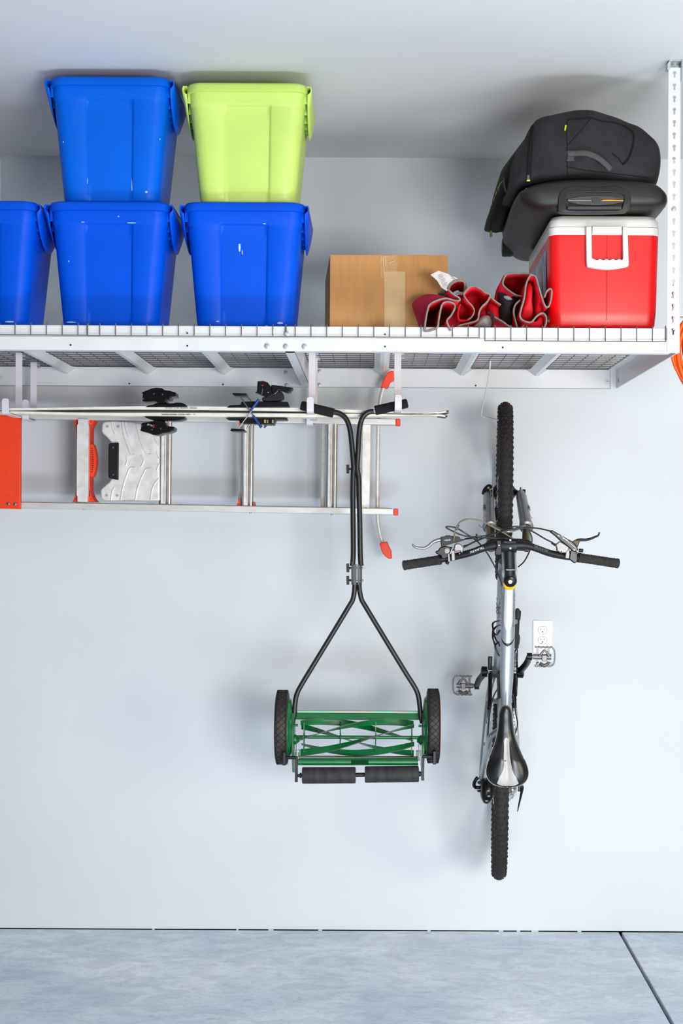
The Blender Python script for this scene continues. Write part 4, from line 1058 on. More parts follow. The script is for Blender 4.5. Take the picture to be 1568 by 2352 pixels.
# heel pieces (right)
bp(skA, 'heel_plate', [Q3(x, y) for x, y in ((125, 460), (165, 425), (260, 422), (315, 420), (325, 378), (460, 372), (560, 372), (970, 380), (995, 460))], 0.57, 0.64)
bp(skA, 'heel_body', [Q3(x, y) for x, y in ((610, 320), (700, 300), (760, 290), (800, 245), (880, 235), (905, 270), (915, 320), (870, 360), (700, 372), (610, 360))], 0.572, 0.638, M_satin)
bp(skA, 'heel_cup', [Q3(x, y) for x, y in ((550, 95), (630, 90), (690, 110), (730, 160), (750, 240), (750, 300), (700, 318), (640, 300), (610, 285), (545, 255), (512, 248), (540, 235))], 0.57, 0.64)
bp(skA, 'heel_lever', [Q3(x, y) for x, y in ((735, 145), (800, 150), (880, 158), (1043, 185), (1000, 240), (960, 255), (900, 225), (840, 222), (780, 280), (745, 240))], 0.575, 0.635)
bp(skA, 'red_mark', [Q3(x, y) for x, y in ((605, 150), (630, 143), (628, 155), (610, 160))], 0.63, 0.6412, M_redtxt, 0)
scr = MB()
scr.bar(P(*Q3(622, 200), 0.641), P(*Q3(610, 275), 0.641), 0.0022, 0.002, (0, -1, 0)); scr.lathe([(0.003, 0), (0.002, 0.001)], P(*Q3(697, 245), 0.64), (0, -1, 0), 10); scr.bar(P(*Q3(785, 272), 0.6405), P(*Q3(830, 232), 0.6405), 0.003, 0.002, (0, -1, 0))
scr.build('heel_hardware', M_chrome, skA)
bp(skB, 'heel_plate', [Q3(x, y) for x, y in ((105, 603), (965, 605), (955, 632), (800, 632), (775, 698), (640, 690), (400, 682), (300, 672), (290, 630), (150, 630))], 0.57, 0.64)
scr = MB()
for (x, y, w) in ((655, 650, 26), (690, 652, 16), (762, 652, 22)): scr.box(P(*Q3(x - w / 2, y), 0.64).x, P(*Q3(x + w / 2, y), 0.64).x, -0.643, -0.63, P(*Q3(x, y + 24), 0.64).z, P(*Q3(x, y - 22), 0.64).z)
scr.build('heel_spring', mat('brass', (200, 180, 130), 0.3, 0.7), skB)
# brake arms
def arm(root, a, b_, c_, d_):
    br = MB().tube([P(*Q3(*a), 0.655), P(*Q3(*b_), 0.655)], 0.0022, 8).build('brake_arm', M_chrome, root)
    MB().tube([P(*Q3(*c_), 0.656), P(*Q3(*d_), 0.656)], lambda t: 0.0042 + 0.0012 * (t > 0.9), 8).build('brake_sleeve', M_navy, br)
    return br
arm(skA, (300, 300), (500, 580), (490, 570), (605, 735))
arm(skB, (285, 745), (470, 500), (455, 500), (570, 345))
for rt, pts in ((skA, ((195, 258), (400, 262), (390, 300), (220, 290))), (skB, ((185, 748), (370, 760), (380, 790), (172, 784)))):
    bp(rt, 'brake_pedal', [Q3(x, y) for x, y in pts], 0.575, 0.65, M_gloss, 0.002)
    MB().tube([P(*Q3(395, 290 if rt is skA else 760), 0.63), P(*Q3(460, 365) if rt is skA else Q3(440, 690), 0.63)], 0.0025, 8).tube([P(*Q3(300, 300 if rt is skA else 745), 0.6), P(*Q3(375, 395) if rt is skA else Q3(350, 680), 0.6)], 0.0025, 8).build('brake_link', M_chrome, rt)
MB().tube([P(*Q3(635, 688), 0.57), P(*Q3(668, 715), 0.57), P(*Q3(640, 735), 0.57)], 0.004, 8).build('brake_sleeve', M_navy, skB)

# ------------------------------------------------------------------ reel mower
mower = thing('reel_mower', P(822, 1695, 0.66), 'green push reel mower hanging by its black handle from two hooks', 'lawn mower')
DM = 0.66
def tubeL(pts, r, name, m_, d=DM, k=6, n=12, parent=mower, rfun=None):
    return MB().tube(smooth([P(u, v, d) for u, v in pts], k), rfun or r, n).build(name, m_, parent)
hl = tubeL([(764, 947), (772, 947.5), (782, 951), (792, 959), (799, 971), (804, 990), (807.5, 1020), (811, 1060), (812, 1076), (811, 1086), (810.5, 1100), (810, 1140), (810.5, 1200), (811, 1265), (810, 1290), (809, 1300)], 0.0092, 'handle_tube', M_handle)
hr = tubeL([(858, 945), (848, 946), (838, 952), (831, 962), (826.5, 978), (824, 1000), (822.5, 1030), (820.5, 1062), (820, 1076), (821.5, 1086), (823.5, 1100), (824.5, 1140), (826, 1200), (827, 1265), (828, 1290), (829, 1300)], 0.0092, 'handle_tube', M_handle)
for (a, b_) in (((690.5, 931), (766, 949)), ((936, 926), (861, 943))):
    pa, pb = P(a[0], a[1], DM), P(b_[0], b_[1], DM)
    L = (pb - pa).length
    MB().lathe([(0.012, 0), (0.0165, 0.003), (0.0168, L - 0.003), (0.0155, L)], pa, pb - pa, 20).build('foam_grip', M_foam, mower)
# flattened side straps and lower tubes
for sx, us in ((-1, (806.5, 810.5)), (1, (826.8, 831))):
    MB().pxprism([(us[0], 1290), (us[1], 1290), (us[1], 1343), (us[0], 1343)], DM - 0.012, DM + 0.012).build('handle_strap', M_handle, mower, bevel=0.001)
for us in ((811, 818.5), (820.5, 826)):
    MB().pxprism([(us[0], 1296.5), (us[1], 1296.5), (us[1], 1344), (us[0], 1344)], DM - 0.010, DM + 0.010).build('joint_sleeve', mat('joint_grey', (64, 62, 66), 0.4), mower, bevel=0.001)
ll = tubeL([(814.5, 1338), (814, 1350), (813, 1362), (809.5, 1378), (801, 1393), (760, 1461), (710, 1543), (692, 1573), (684, 1588), (679.5, 1602), (677, 1620), (675.5, 1640), (674.5, 1662)], 0.0088, 'lower_tube', M_handle, rfun=lambda t: 0.0088 if t < 0.93 else 0.0088 - (t - 0.93) * 0.075)
lr = tubeL([(824.5, 1338), (825, 1350), (826.5, 1362), (830.5, 1378), (839, 1393), (880, 1461), (930, 1543), (949, 1573), (957, 1588), (961, 1602), (963.5, 1620), (965.5, 1640), (966.5, 1662)], 0.0088, 'lower_tube', M_handle, rfun=lambda t: 0.0088 if t < 0.93 else 0.0088 - (t - 0.93) * 0.075)
for v in (1077.5, 1304.5, 1333):
    kb = MB().lathe([(0.004, 0), (0.004, 0.008)], P(806, v, DM), (-1, 0, 0), 12).build('clamp_knob', M_satin, mower)
    MB().prism([P(795, v - 10, DM) + Vector((0, -0.005, 0)), P(801.5, v - 10.5, DM) + Vector((0, -0.005, 0)), P(802, v + 10, DM) + Vector((0, -0.005, 0)), P(795.5, v + 10, DM) + Vector((0, -0.005, 0))], (0, 0.01, 0)).build('knob_wing', M_satin, kb, bevel=0.0012)
    e = 826.5 if v < 1200 else 831.5
    MB().lathe([(0.0045, 0), (0.0045, 0.002), (0.002, 0.004)], P(e, v, DM), (1, 0, 0), 12).cyl(P(803, v, DM), P(e, v, DM), 0.002, n=8).build('carriage_bolt', M_chrome, mower)
# wheels: treaded tyres with green gear covers
def m_wheel(u0, u1, inner, vc):
    a, b_ = P(u0, vc, DM), P(u1, vc, DM)
    x0, x1 = min(a.x, b_.x), max(a.x, b_.x); w = x1 - x0
    c = Vector(((x0 + x1) / 2, -DM, a.z)); r = 0.1285
    prof = [(0.085, -w / 2 + 0.002), (r - 0.008, -w / 2 + 0.001), (r - 0.002, -w / 2 + 0.004), (r, -w / 4), (r + 0.0005, 0), (r, w / 4), (r - 0.002, w / 2 - 0.004), (r - 0.008, w / 2 - 0.001), (0.085, w / 2 - 0.002)]
    ty = MB().lathe(prof, c, (1, 0, 0), 72).build('tyre', M_tyre_m, mower, angle=50)
    # diamond tread: crossing raised ribs
    tr = MB(); n = 36
    for i in range(n):
        for s_ in (-1, 1):
            pts = []
            for k in range(5):
                t = k / 4; a_ = 2 * math.pi * (i + (t * 1.6) * s_) / n
                x = -w / 2 + 0.004 + (w - 0.008) * t
                rr_ = r + 0.0006
                pts.append(c + Vector((x, math.cos(a_) * rr_, math.sin(a_) * rr_)))
            tr.tube(pts, 0.0011, 4)
    for x in (-w / 2 + 0.004, w / 2 - 0.004):
        tr.tube([c + Vector((x, math.cos(q * math.pi / 36) * (r - 0.001), math.sin(q * math.pi / 36) * (r - 0.001))) for q in range(72)], 0.0012, 4, True)
    tr.build('tread', M_rubber, ty)
    # wheel disc, outer face
    MB().lathe([(0.02, -w / 2 + 0.006), (0.09, -w / 2 + 0.006), (0.09, w / 2 - 0.006), (0.02, w / 2 - 0.006)], c, (1, 0, 0), 40).build('wheel_disc', M_tyre_m, ty)
    MB().tube([c + Vector((-inner * (w / 2 - 0.0005), math.cos(q * math.pi / 30) * 0.112, math.sin(q * math.pi / 30) * 0.112)) for q in range(60)], 0.0014, 6, True).build('red_sidewall_line', mat('rust_red', (170, 70, 45), 0.6), ty)
    # green gear cover on the inner face
    xi = c.x + inner * (w / 2)
    prof = [(0.104, 0), (0.104, 0.003), (0.096, 0.010), (0.07, 0.013), (0.03, 0.016), (0.012, 0.016)]
    MB().lathe(prof, (xi - inner * 0.001, c.y, c.z), (inner, 0, 0), 48).build('gear_cover', M_mgreen, ty, angle=30)
    return c, xi
cl, xil = m_wheel(634, 662.5, 1, 1670)
cr_, xir = m_wheel(979.5, 1008.5, -1, 1667)
# frame side plates
def PM(u, v, d=DM): return P(u, v, d)
for (us, sg) in (((670.5, 676), 1), ((969, 974.5), -1)):
    x0, x1 = P(us[0], 1700, DM).x, P(us[1], 1700, DM).x
    z0 = P(us[0], 1769 if sg > 0 else 1765, DM).z; z1 = P(us[0], 1636, DM).z
    MB().prism([(x0 + sg * 0.004, -DM - 0.05, z0), (x0, -DM - 0.055, z0 + 0.09), (x0, -DM - 0.02, z1), (x0, -DM + 0.06, z1), (x0, -DM + 0.07, z0 + 0.09), (x0, -DM + 0.01, z0)], (x1 - x0, 0, 0)).build('side_plate', M_mgreen, mower, bevel=0.0015)
    # bearing housing, adjustment screws
    xb_ = x1 if sg > 0 else x0
    hs = MB().lathe([(0.018, 0), (0.018, 0.006), (0.012, 0.012), (0.008, 0.018)], (xb_, -DM, P(0, 1695, DM).z + 0.0), (sg, 0, 0), 20).build('bearing_housing', M_mgreen, mower)
    MB().cyl((xb_ + sg * 0.0, -DM - 0.045, P(684, 1662, DM).z), (xb_ + sg * 0.014, -DM - 0.045, P(684, 1662, DM).z), 0.0045, n=10).build('stud', M_mgreen, mower)
    ad = MB(); zc_ = P(0, 1722, DM).z; xx = xb_ + sg * 0.012
    ad.cyl((xx, -DM - 0.055, zc_ + 0.035), (xx, -DM - 0.055, zc_ - 0.02), 0.0035, n=8).lathe([(0.007, 0), (0.007, 0.008)], (xx, -DM - 0.055, zc_ + 0.005), (0, 0, 1), 6).lathe([(0.006, 0), (0.006, 0.006)], (xx, -DM - 0.055, zc_ - 0.018), (0, 0, 1), 6)
    ad.cbox((xx, -DM - 0.058, zc_ - 0.036), 0.005, 0.006, 0.03)
    ad.build('adjuster_screw', M_zinc, mower)
    ab = MB().cbox((xx + sg * 0.002, -DM - 0.045, zc_ + 0.002), 0.016, 0.012, 0.02).cbox((xx + sg * 0.001, -DM - 0.045, zc_ - 0.03), 0.012, 0.012, 0.018)
    ab.build('adjuster_lug', M_mgreen, mower, bevel=0.001)
    # roller arm and height knob
    xa = P(680.5 if sg > 0 else 970.5, 1750, DM + 0.06).x
    za, zb_ = P(0, 1728, DM).z + 0.0, P(0, 1786 if sg > 0 else 1781, DM).z
    MB().cbox((xa, -DM - 0.06, (za + zb_) / 2), 0.010, 0.012, abs(za - zb_)).build('roller_arm', M_satin, mower, bevel=0.0015)
    uk = 652 if sg > 0 else 998
    kx = P(uk, 1740, DM + 0.14).x
    kz = P(658, 1740 if sg > 0 else 1736, DM + 0.1).z
    kn = MB().cyl((xa, -DM - 0.10, kz), (kx, -DM - 0.10, kz), 0.006, n=12).build('knob_shaft', M_satin, mower)
    MB().cbox((kx, -DM - 0.115, kz), 0.011, 0.03, 0.046).build('height_knob', M_satin, kn, bevel=0.002)
# top flat bar with faded decal, bottom tube
xa, xb_ = P(676, 1640, DM).x, P(968, 1640, DM).x
ztb = P(820, 1637, DM).z
MB().box(xa, xb_, -DM + 0.014, -DM + 0.06, ztb - 0.003, ztb + 0.001).prism([(xa, -DM + 0.014, ztb + 0.001), (xa, -DM + 0.004, ztb - 0.024), (xa, -DM + 0.008, ztb - 0.026), (xa, -DM + 0.018, ztb - 0.001)], (xb_ - xa, 0, 0)).build('cross_bar', M_mgreen, mower, bevel=0.001)
MB().box(xa + 0.01, xb_ - 0.01, -DM + 0.008, -DM + 0.0125, ztb - 0.002, ztb + 0.0045).build('decal_strip', M_decal, mower)
MB().box(P(770, 1640, DM).x, P(850, 1640, DM).x, -DM + 0.0075, -DM + 0.0085, ztb + 0.0012, ztb + 0.0045).box(P(905, 1640, DM).x, P(935, 1640, DM).x, -DM + 0.0075, -DM + 0.0085, ztb + 0.0012, ztb + 0.0045).build('decal_lettering', M_decalr, mower)
zbt = P(820, 1749, DM + 0.04).z
bt = MB().cyl((xa + 0.012, -DM - 0.045, zbt - 0.001), (xb_ - 0.01, -DM - 0.045, zbt + 0.001), 0.0125, n=24).build('bed_tube', M_mgreen, mower)
MB().box(xa + 0.012, xb_ - 0.012, -DM - 0.03, -DM - 0.006, zbt + 0.011, zbt + 0.0145).build('bed_knife', mat('knife_steel', (110, 112, 100), 0.4, 0.6), mower)
MB().box(P(806, 1750, 0.72).x, P(846, 1750, 0.72).x, -DM - 0.0585, -DM - 0.0568, zbt - 0.007, zbt + 0.007).build('tube_label', mat('dark_green_label', (6, 52, 28), 0.8, spec=0.1), bt)
for u in (695, 950):
    MB().lathe([(0.002, 0), (0.002, 0.0006)], P(u, 1753, DM + 0.0574), (0, -1, 0), 10).build('tube_hole', M_dark, bt)
# reel
xr0, xr1 = P(690.5, 1695, DM).x, P(950, 1695, DM).x
zr_ = P(820, 1693.5, DM).z; RR = 0.064
reel = MB().cyl((xa + 0.004, -DM, zr_), (xb_ - 0.004, -DM, zr_), 0.0062, n=16).build('reel_shaft', M_mgreen, mower)
TW = R(128)
for k in range(5):
    a0 = R(-76 + 72 * k); N = 30
    secs = []; ed = []
    for j in range(N + 1):
        t = j / N; a_ = a0 + TW * t; x = xr0 + (xr1 - xr0) * t
        def pt(r_, off): 
            aa = a_ + off
            return Vector((x, -DM - math.cos(aa) * r_, zr_ + math.sin(aa) * r_))
        secs.append([pt(0.043, 0.10), pt(RR, 0.0), pt(RR, 0.045), pt(0.043, 0.16)])
        ed.append(pt(RR + 0.0003, 0.02))
    bl = MB().loft(secs).build('reel_blade', M_mgreen, mower, angle=60)
    MB().tube(ed, 0.0013, 4).build('cutting_edge', M_edge, bl)
for u in (697, 780, 861, 944):
    c = P(u, 1695, DM); m = MB()
    for k in range(5):
        a0 = R(-76 + 72 * k) + TW * ((c.x - xr0) / (xr1 - xr0)) + 0.1
        dv = Vector((0, -math.cos(a0), math.sin(a0))); up_ = Vector((0, math.sin(a0), math.cos(a0)))
        o_ = Vector((c.x, -DM, zr_))
        m.prism([o_ + dv * 0.004 + up_ * 0.013, o_ + dv * 0.056 + up_ * 0.006, o_ + dv * 0.056 - up_ * 0.006, o_ + dv * 0.004 - up_ * 0.013], (0.0035, 0, 0))
    m.lathe([(0.014, 0), (0.014, 0.0045)], (c.x, -DM, zr_), (1, 0, 0), 16)
    m.build('reel_spider', M_mgreen, mower)
# rollers
for (u0, u1, v0, v1) in ((693.5, 816.5, 1781, 1780.5), (837.5, 961.5, 1779, 1777.5)):
    a, b_ = P(u0, v0, 0.72), P(u1, v1, 0.72); L = (b_ - a).length
    MB().lathe([(0.024, 0), (0.0275, 0.001), (0.0283, 0.005), (0.0283, L - 0.005), (0.0275, L - 0.001), (0.024, L)], a, b_ - a, 36).build('roller', M_roller, mower, angle=60)
MB().cyl(P(680, 1781.5, 0.72), P(973, 1777, 0.72), 0.0055, n=14).cyl(P(817, 1780, 0.72), P(837, 1779.5, 0.72), 0.0075, n=14).lathe([(0.009, 0), (0.009, 0.006)], P(688, 1781, 0.72), (1, 0, 0), 12).lathe([(0.009, 0), (0.009, 0.006)], P(962, 1777.5, 0.72), (1, 0, 0), 12).build('roller_axle', M_satin, mower)

# ------------------------------------------------------------------ mountain bike hanging by its front wheel
DH = 0.362
H0 = P(1147.5, 1809, DH); H1 = P(1157, 1131, DH)
Fv = (H1 - H0).normalized()
Uv = Vector((-0.068, -1, 0)); Uv = (Uv - Fv * Uv.dot(Fv)).normalized()
Lv = Uv.cross(Fv).normalized()
def B(f, l, u): return H0 + Fv * f + Lv * l + Uv * u
if Lv.x > 0: Lv = -Lv
WB = (H1 - H0).length
bike = thing('mountain_bicycle', B(0, 0, 0), 'silver mountain bicycle hanging vertically by its front wheel in front of the wall', 'bicycle')
def wheel(c, name, rotor_side):
    # tyre torus with knobs
    r0, rt = 0.306, 0.0255
    def T(a, th_, k=0.0):
        rr_ = r0 + (rt + k) * math.cos(th_)
        return c + (Fv * math.cos(a) + Uv * math.sin(a)) * rr_ + Lv * ((rt + k) * math.sin(th_))
    tm = MB(); NA, NT = 96, 16; vs = []; fs = []
    for i in range(NA):
        for j in range(NT): vs.append(T(2 * math.pi * i / NA, 2 * math.pi * j / NT))
    for i in range(NA):
        for j in range(NT):
            fs.append((i * NT + j, i * NT + (j + 1) % NT, ((i + 1) % NA) * NT + (j + 1) % NT, ((i + 1) % NA) * NT + j))
    tm.add(vs, fs)
    NK = 94
    def knob(a, th_, wa, wt, h):
        q = []
        for hh, kk in ((-0.001, 1.0), (h, 0.78)):
            for (sa, st) in ((-1, -1), (1, -1), (1, 1), (-1, 1)):
                q.append(T(a + sa * wa * kk, th_ + st * wt * kk, hh))
        tm.add(q, [(0, 1, 2, 3), (7, 6, 5, 4), (0, 4, 5, 1), (1, 5, 6, 2), (2, 6, 7, 3), (3, 7, 4, 0)])
    for i in range(NK):
        a = 2 * math.pi * i / NK
        if i % 2: knob(a, 0.25, 0.013, 0.15, 0.0036); knob(a, -0.25, 0.013, 0.15, 0.0036)
        else: knob(a, 0.0, 0.013, 0.20, 0.0038); knob(a, 0.58, 0.013, 0.14, 0.0034); knob(a, -0.58, 0.013, 0.14, 0.0034)
        for s_ in (-1, 1): knob(a, s_ * (1.02 if i % 2 else 1.14), 0.019, 0.19, 0.0036)
    w = tm.build(name, M_tyre, bike, angle=50)
    # rim
    rm = MB(); rs = []
    prof = [(-0.012, 0.286), (-0.014, 0.276), (-0.010, 0.262), (0, 0.257), (0.010, 0.262), (0.014, 0.276), (0.012, 0.286)]
    for i in range(96):
        a = 2 * math.pi * i / 96; dv = Fv * math.cos(a) + Uv * math.sin(a)
        rs.append([c + dv * r_ + Lv * l_ for l_, r_ in prof])
    rs.append(rs[0])
    rm.loft(rs, cap=False).build('rim', M_gloss, w)
    sp = MB()
    for i in range(32):
        a = 2 * math.pi * i / 32; b_ = a + (0.9 if i % 4 < 2 else -0.9); s_ = 1 if i % 2 else -1
        sp.cyl(c + (Fv * math.cos(b_) + Uv * math.sin(b_)) * 0.022 + Lv * s_ * 0.028, c + (Fv * math.cos(a) + Uv * math.sin(a)) * 0.258, 0.001, n=5)
    sp.build('spokes', M_zinc, w)
    MB().lathe([(0.010, -0.05), (0.012, -0.044), (0.028, -0.032), (0.028, -0.026), (0.014, -0.02), (0.013, 0.02), (0.028, 0.026), (0.028, 0.032), (0.012, 0.044), (0.010, 0.05)], c, Lv, 24).build('hub', M_gloss, w)
    return w
wf_ = wheel(H1, 'front_wheel', 1)
wr_ = wheel(H0, 'rear_wheel', 1)
def rotor(c, l, r, w, par):
    m = MB(); n = 48
    ring = []
    for i in range(n):
        a = 2 * math.pi * i / n; dv = Fv * math.cos(a) + Uv * math.sin(a); wv = 0.0015 * math.sin(a * 12)
        ring.append([c + Lv * (l - 0.001) + dv * (r - 0.016), c + Lv * (l - 0.001) + dv * (r + wv), c + Lv * (l + 0.001) + dv * (r + wv), c + Lv * (l + 0.001) + dv * (r - 0.016)])
    ring.append(ring[0]); m.loft(ring, cap=False)
    for i in range(6):
        a = 2 * math.pi * i / 6; dv = Fv * math.cos(a) + Uv * math.sin(a); dv2 = Fv * math.cos(a + 0.5) + Uv * math.sin(a + 0.5)
        m.bar(c + Lv * l + dv2 * 0.018, c + Lv * l + dv * (r - 0.014), 0.008, 0.002, Lv)
    return m.build('disc_rotor', M_zinc, par)
rotor(H1, 0.042, 0.092, 1, wf_); rotor(H0, 0.045, 0.08, 1, wr_)
# --- fork
fr_ = MB()
crown = B(0, 0, 0)
def PB(u, v, uu):  # point near the bike at height uu above the axle line
    return P(u, v, DH + uu)
fork = MB().cyl(B(WB - 0.175, 0, 0.375), B(WB - 0.16, 0, 0.345), 0.030, n=20)
crF = PB(1166, 1248, 0.385)
legs = []
cro = MB()
seatL = {}
for sgn in (1, -1):
    lu = 1123 if sgn > 0 else 1209.5
    top = PB(1127.5 if sgn > 0 else 1209.0, 1252, 0.39)
    seal = PB(1124 if sgn > 0 else 1209, 1212, 0.30)
    mid = PB(1120.5 if sgn > 0 else 1206, 1165, 0.16)
    drop = PB(1121 if sgn > 0 else 1195, 1130, 0.015)
    seatL[sgn] = (top, seal, mid, drop)
forkp = MB()
ctr = PB(1168, 1250, 0.40)
forkp.tube(smooth([seatL[1][0], seatL[1][0] * 0.6 + ctr * 0.4 + Uv * 0.004, ctr + Uv * 0.006, seatL[-1][0] * 0.6 + ctr * 0.4 + Uv * 0.004, seatL[-1][0]], 5), 0.021, 12)
fork = forkp.build('fork_crown', M_satin, bike)
for sgn in (1, -1):
    top, seal, mid, drop = seatL[sgn]
    st = MB().cyl(top, seal + (seal - top) * 0.3, 0.0155, n=20).build('stanchion', M_gold, fork)
    MB().lathe([(0.0225, 0), (0.0225, 0.006), (0.019, 0.012)], top - (seal - top).normalized() * 0.002, top - seal, 20).build('top_cap', M_satin, fork)
    MB().tube([top + (top - seal).normalized() * 0.014 + (Fv * math.cos(a) * 0.012 + Lv * math.sin(a) * 0.016) for a in [i * math.pi / 8 for i in range(16)]], 0.0012, 5, True).build('cap_ring', mat('copper_ring', (190, 140, 110), 0.3, 0.6), fork)
    ax = (drop - seal)
    L = ax.length
    lo = MB().lathe([(0.020, 0), (0.0245, 0.003), (0.0245, 0.02), (0.0215, 0.05), (0.021, L * 0.55), (0.0195, L * 0.85), (0.015, L * 0.95), (0.010, L)], seal, ax, 24).build('fork_lower', M_fork, fork)
    MB().prism([drop + Fv * 0.018 + Lv * 0.003, drop + Uv * 0.02 + Lv * 0.003, drop - Fv * 0.03 + Uv * 0.01 + Lv * 0.003, drop - Uv * 0.016 + Lv * 0.003], Lv * -0.006).build('dropout', M_alum, lo, bevel=0.001)
    # decals
    axn = -ax.normalized(); side = Vector((-0.45 if sgn > 0 else 0.45, -1, 0)).normalized()
    side = (side - axn * side.dot(axn)).normalized()
    cpt = seal + ax * 0.45 + side * 0.0236
    up_ = side.cross(axn)
    text('tora', 0.024, cpt, axn * -1 if sgn > 0 else axn, (up_ if sgn > 0 else up_) * (-1 if sgn < 0 else 1), M_dark, lo, outline=0.0004)
    text('RACE', 0.008, seal + ax * 0.19 + side * 0.0238, up_ * (1 if True else -1), axn, M_redtxt, lo)
# arch joining the lowers
a1 = seatL[1][1] * 0.88 + seatL[1][2] * 0.12; a2 = seatL[-1][1] * 0.88 + seatL[-1][2] * 0.12
arc = smooth([a1 + Uv * 0.005, PB(1140, 1212, 0.36), PB(1166, 1221, 0.385), PB(1193, 1212, 0.36), a2 + Uv * 0.005], 6)
MB().tube(arc, 0.009, 10, flat=0.6, up=Fv).build('fork_arch', M_fork, fork)
# axle with quick release
MB().cyl(PB(1116, 1131, 0.005), PB(1202, 1131, 0.005), 0.006, n=12).build('front_axle', M_gloss, fork)
qr = MB().tube(smooth([PB(1110, 1134, 0.02), PB(1114, 1126, 0.03), PB(1122, 1118, 0.035), PB(1127, 1119, 0.03)], 4), lambda t: 0.008 + 0.002 * math.sin(math.pi * t), 10).build('quick_release_lever', M_satin, fork)
MB().lathe([(0.0045, 0), (0.004, 0.0012)], PB(1121.5, 1120.5, 0.046), (-0.2, -1, 0), 14).build('yellow_badge', mat('olive_yellow', (190, 180, 20), 0.4), qr)
MB().lathe([(0.009, 0), (0.008, 0.012)], PB(1199, 1129, 0.005), -Lv, 14).build('axle_nut', M_satin, fork)
MB().cbox(PB(1139.5, 1178, 0.10), 0.016, 0.05, 0.038).build('front_brake_caliper', M_gloss, fork, bevel=0.003)
MB().tube(smooth([PB(1142, 1195, 0.14), PB(1136, 1200, 0.2), PB(1132, 1203, 0.22)], 3), 0.002, 6).build('brake_hose', M_cable, fork)
# --- frame
HT0 = PB(1170, 1290, 0.46); HT1 = PB(1171, 1330, 0.60)
hst = MB().tube([PB(1168, 1262, 0.40), PB(1169, 1285, 0.46), PB(1170.5, 1318, 0.58)], lambda t: 0.026 - 0.002 * math.sin(math.pi * t), 20)
frame = hst.build('head_tube', M_silver, bike)
TT0 = PB(1170.5, 1340, 0.565); TT1 = PB(1161, 1625, 0.47)
# top tube: oval, swelling in the middle and tapering to the seat cluster
tt = []
def topc(t): return PB(1168.5 - 7.5 * t, 1338 + 300 * t, 0.565 - 0.085 * t - 0.012 * math.sin(math.pi * t))
def topr(t): return 0.0205 + 0.0035 * math.sin(math.pi * min(1, t * 1.1)) - 0.005 * max(0, (t - 0.75) / 0.25)
def ring(c, ax, rw, rh, n=24, ex=2.0):
    a0 = (Lv - ax * Lv.dot(ax)).normalized(); b0 = (Uv - ax * Uv.dot(ax) - a0 * Uv.dot(a0)).normalized()
    out = []
    for i in range(n):
        a = 2 * math.pi * i / n; cx_, sy_ = math.cos(a), math.sin(a)
        out.append(c + a0 * rw * math.copysign(abs(cx_) ** (2 / ex), cx_) + b0 * rh * math.copysign(abs(sy_) ** (2 / ex), sy_))
    return out
axT = (topc(1) - topc(0)).normalized()
T1c = 0.50
ttm = MB().loft([ring(topc(i / 20), axT, topr(i / 20), topr(i / 20) * 0.9, ex=2.2) for i in range(21)])
top_tube = ttm.build('top_tube', M_silver, bike, angle=60)
# pearl panel along the crest, ending in a rounded tongue, and the black crescent below it
def crest(t, w, off=0.0008):
    c = topc(t); a0 = (Lv - axT * Lv.dot(axT)).normalized(); b0 = (Uv - axT * Uv.dot(axT) - a0 * Uv.dot(a0)).normalized()
    rw, rh = topr(t) + off, topr(t) * 0.9 + off
    s_ = max(-0.97, min(0.97, w)); cx_ = abs(s_) ** 1.1
    h = (1 - abs(s_) ** 2.2) ** (1 / 2.2)
    return c + a0 * rw * s_ + b0 * rh * h
pr_ = MB(); secs = []
for i in range(25):
    t = 0.03 + 0.33 * i / 24; w = 0.60 * (1 if i < 17 else math.sqrt(max(0.001, 1 - ((i - 16.5) / 7.6) ** 2)))
    secs.append([crest(t, -w + 2 * w * j / 10) for j in range(11)])
pr_.loft(secs, cap=False, closed=False).build('pearl_stripe', M_pearl, top_tube)
bk = MB(); secs = []
for j in range(21):
    s_ = -0.93 + 1.86 * j / 20
    t0 = 0.40 + 0.075 * math.sqrt(max(0, 1 - s_ * s_)) * 1.0 - 0.02
    th_ = 0.004 + 0.018 * (1 - abs(s_)) ** 0.8
    secs.append([crest(t0, s_, 0.001), crest(t0 + th_ * 0.5, s_, 0.001), crest(t0 + th_, s_, 0.001)])
bk.loft(secs, cap=False, closed=False).build('black_crescent', M_gloss, top_tube)
b0 = (Uv - axT * Uv.dot(axT)).normalized()
for sg in (1, -1):
    side = (Lv * sg * 0.86 + b0 * 0.5).normalized()
    cpt = topc(0.20) + side * (topr(0.2) + 0.0006)
    text('STUMPJUMPER', 0.018, cpt, -axT, (side.cross(axT)) * (-1), M_gtxt, top_tube, outline=0.0002, sx=1.05)
# yellow spacer ring and gusset
MB().lathe([(0.0205, 0), (0.0205, 0.006)], PB(1170, 1342.5, 0.575), PB(1171, 1330, 0.62) - PB(1170, 1342.5, 0.575), 24).build('yellow_spacer', M_yellow, frame)
# down tube, seat tube, stays
BBp = B(0.425, 0, -0.03)
dt0 = PB(1163, 1300, 0.44); 
dtt = smooth([PB(1162, 1290, 0.43), PB(1159, 1340, 0.38), PB(1157, 1420, 0.22), BBp + Fv * 0.02 + Lv * 0.004], 6)
down_tube = MB().tube(dtt, 0.0265, 20).build('down_tube', M_silver, bike)
sdn = (Lv * 0.75 + Uv * 0.65).normalized(); dax = (dtt[-1] - dtt[0]).normalized()
text('SPECIALIZED', 0.036, dtt[8] + Lv * 0.020 + Uv * 0.019, -dax, sdn.cross(dax) * -1, M_gtxt, down_tube, sx=1.2)
ST1 = B(0.262, 0, 0.50)
seat_tube = MB().cyl(BBp, ST1, 0.0175, 0.0165, n=20).build('seat_tube', M_silver, bike)
MB().lathe([(0.022, -0.036), (0.022, 0.036)], BBp, Lv, 20).build('bottom_bracket', M_alum, bike)
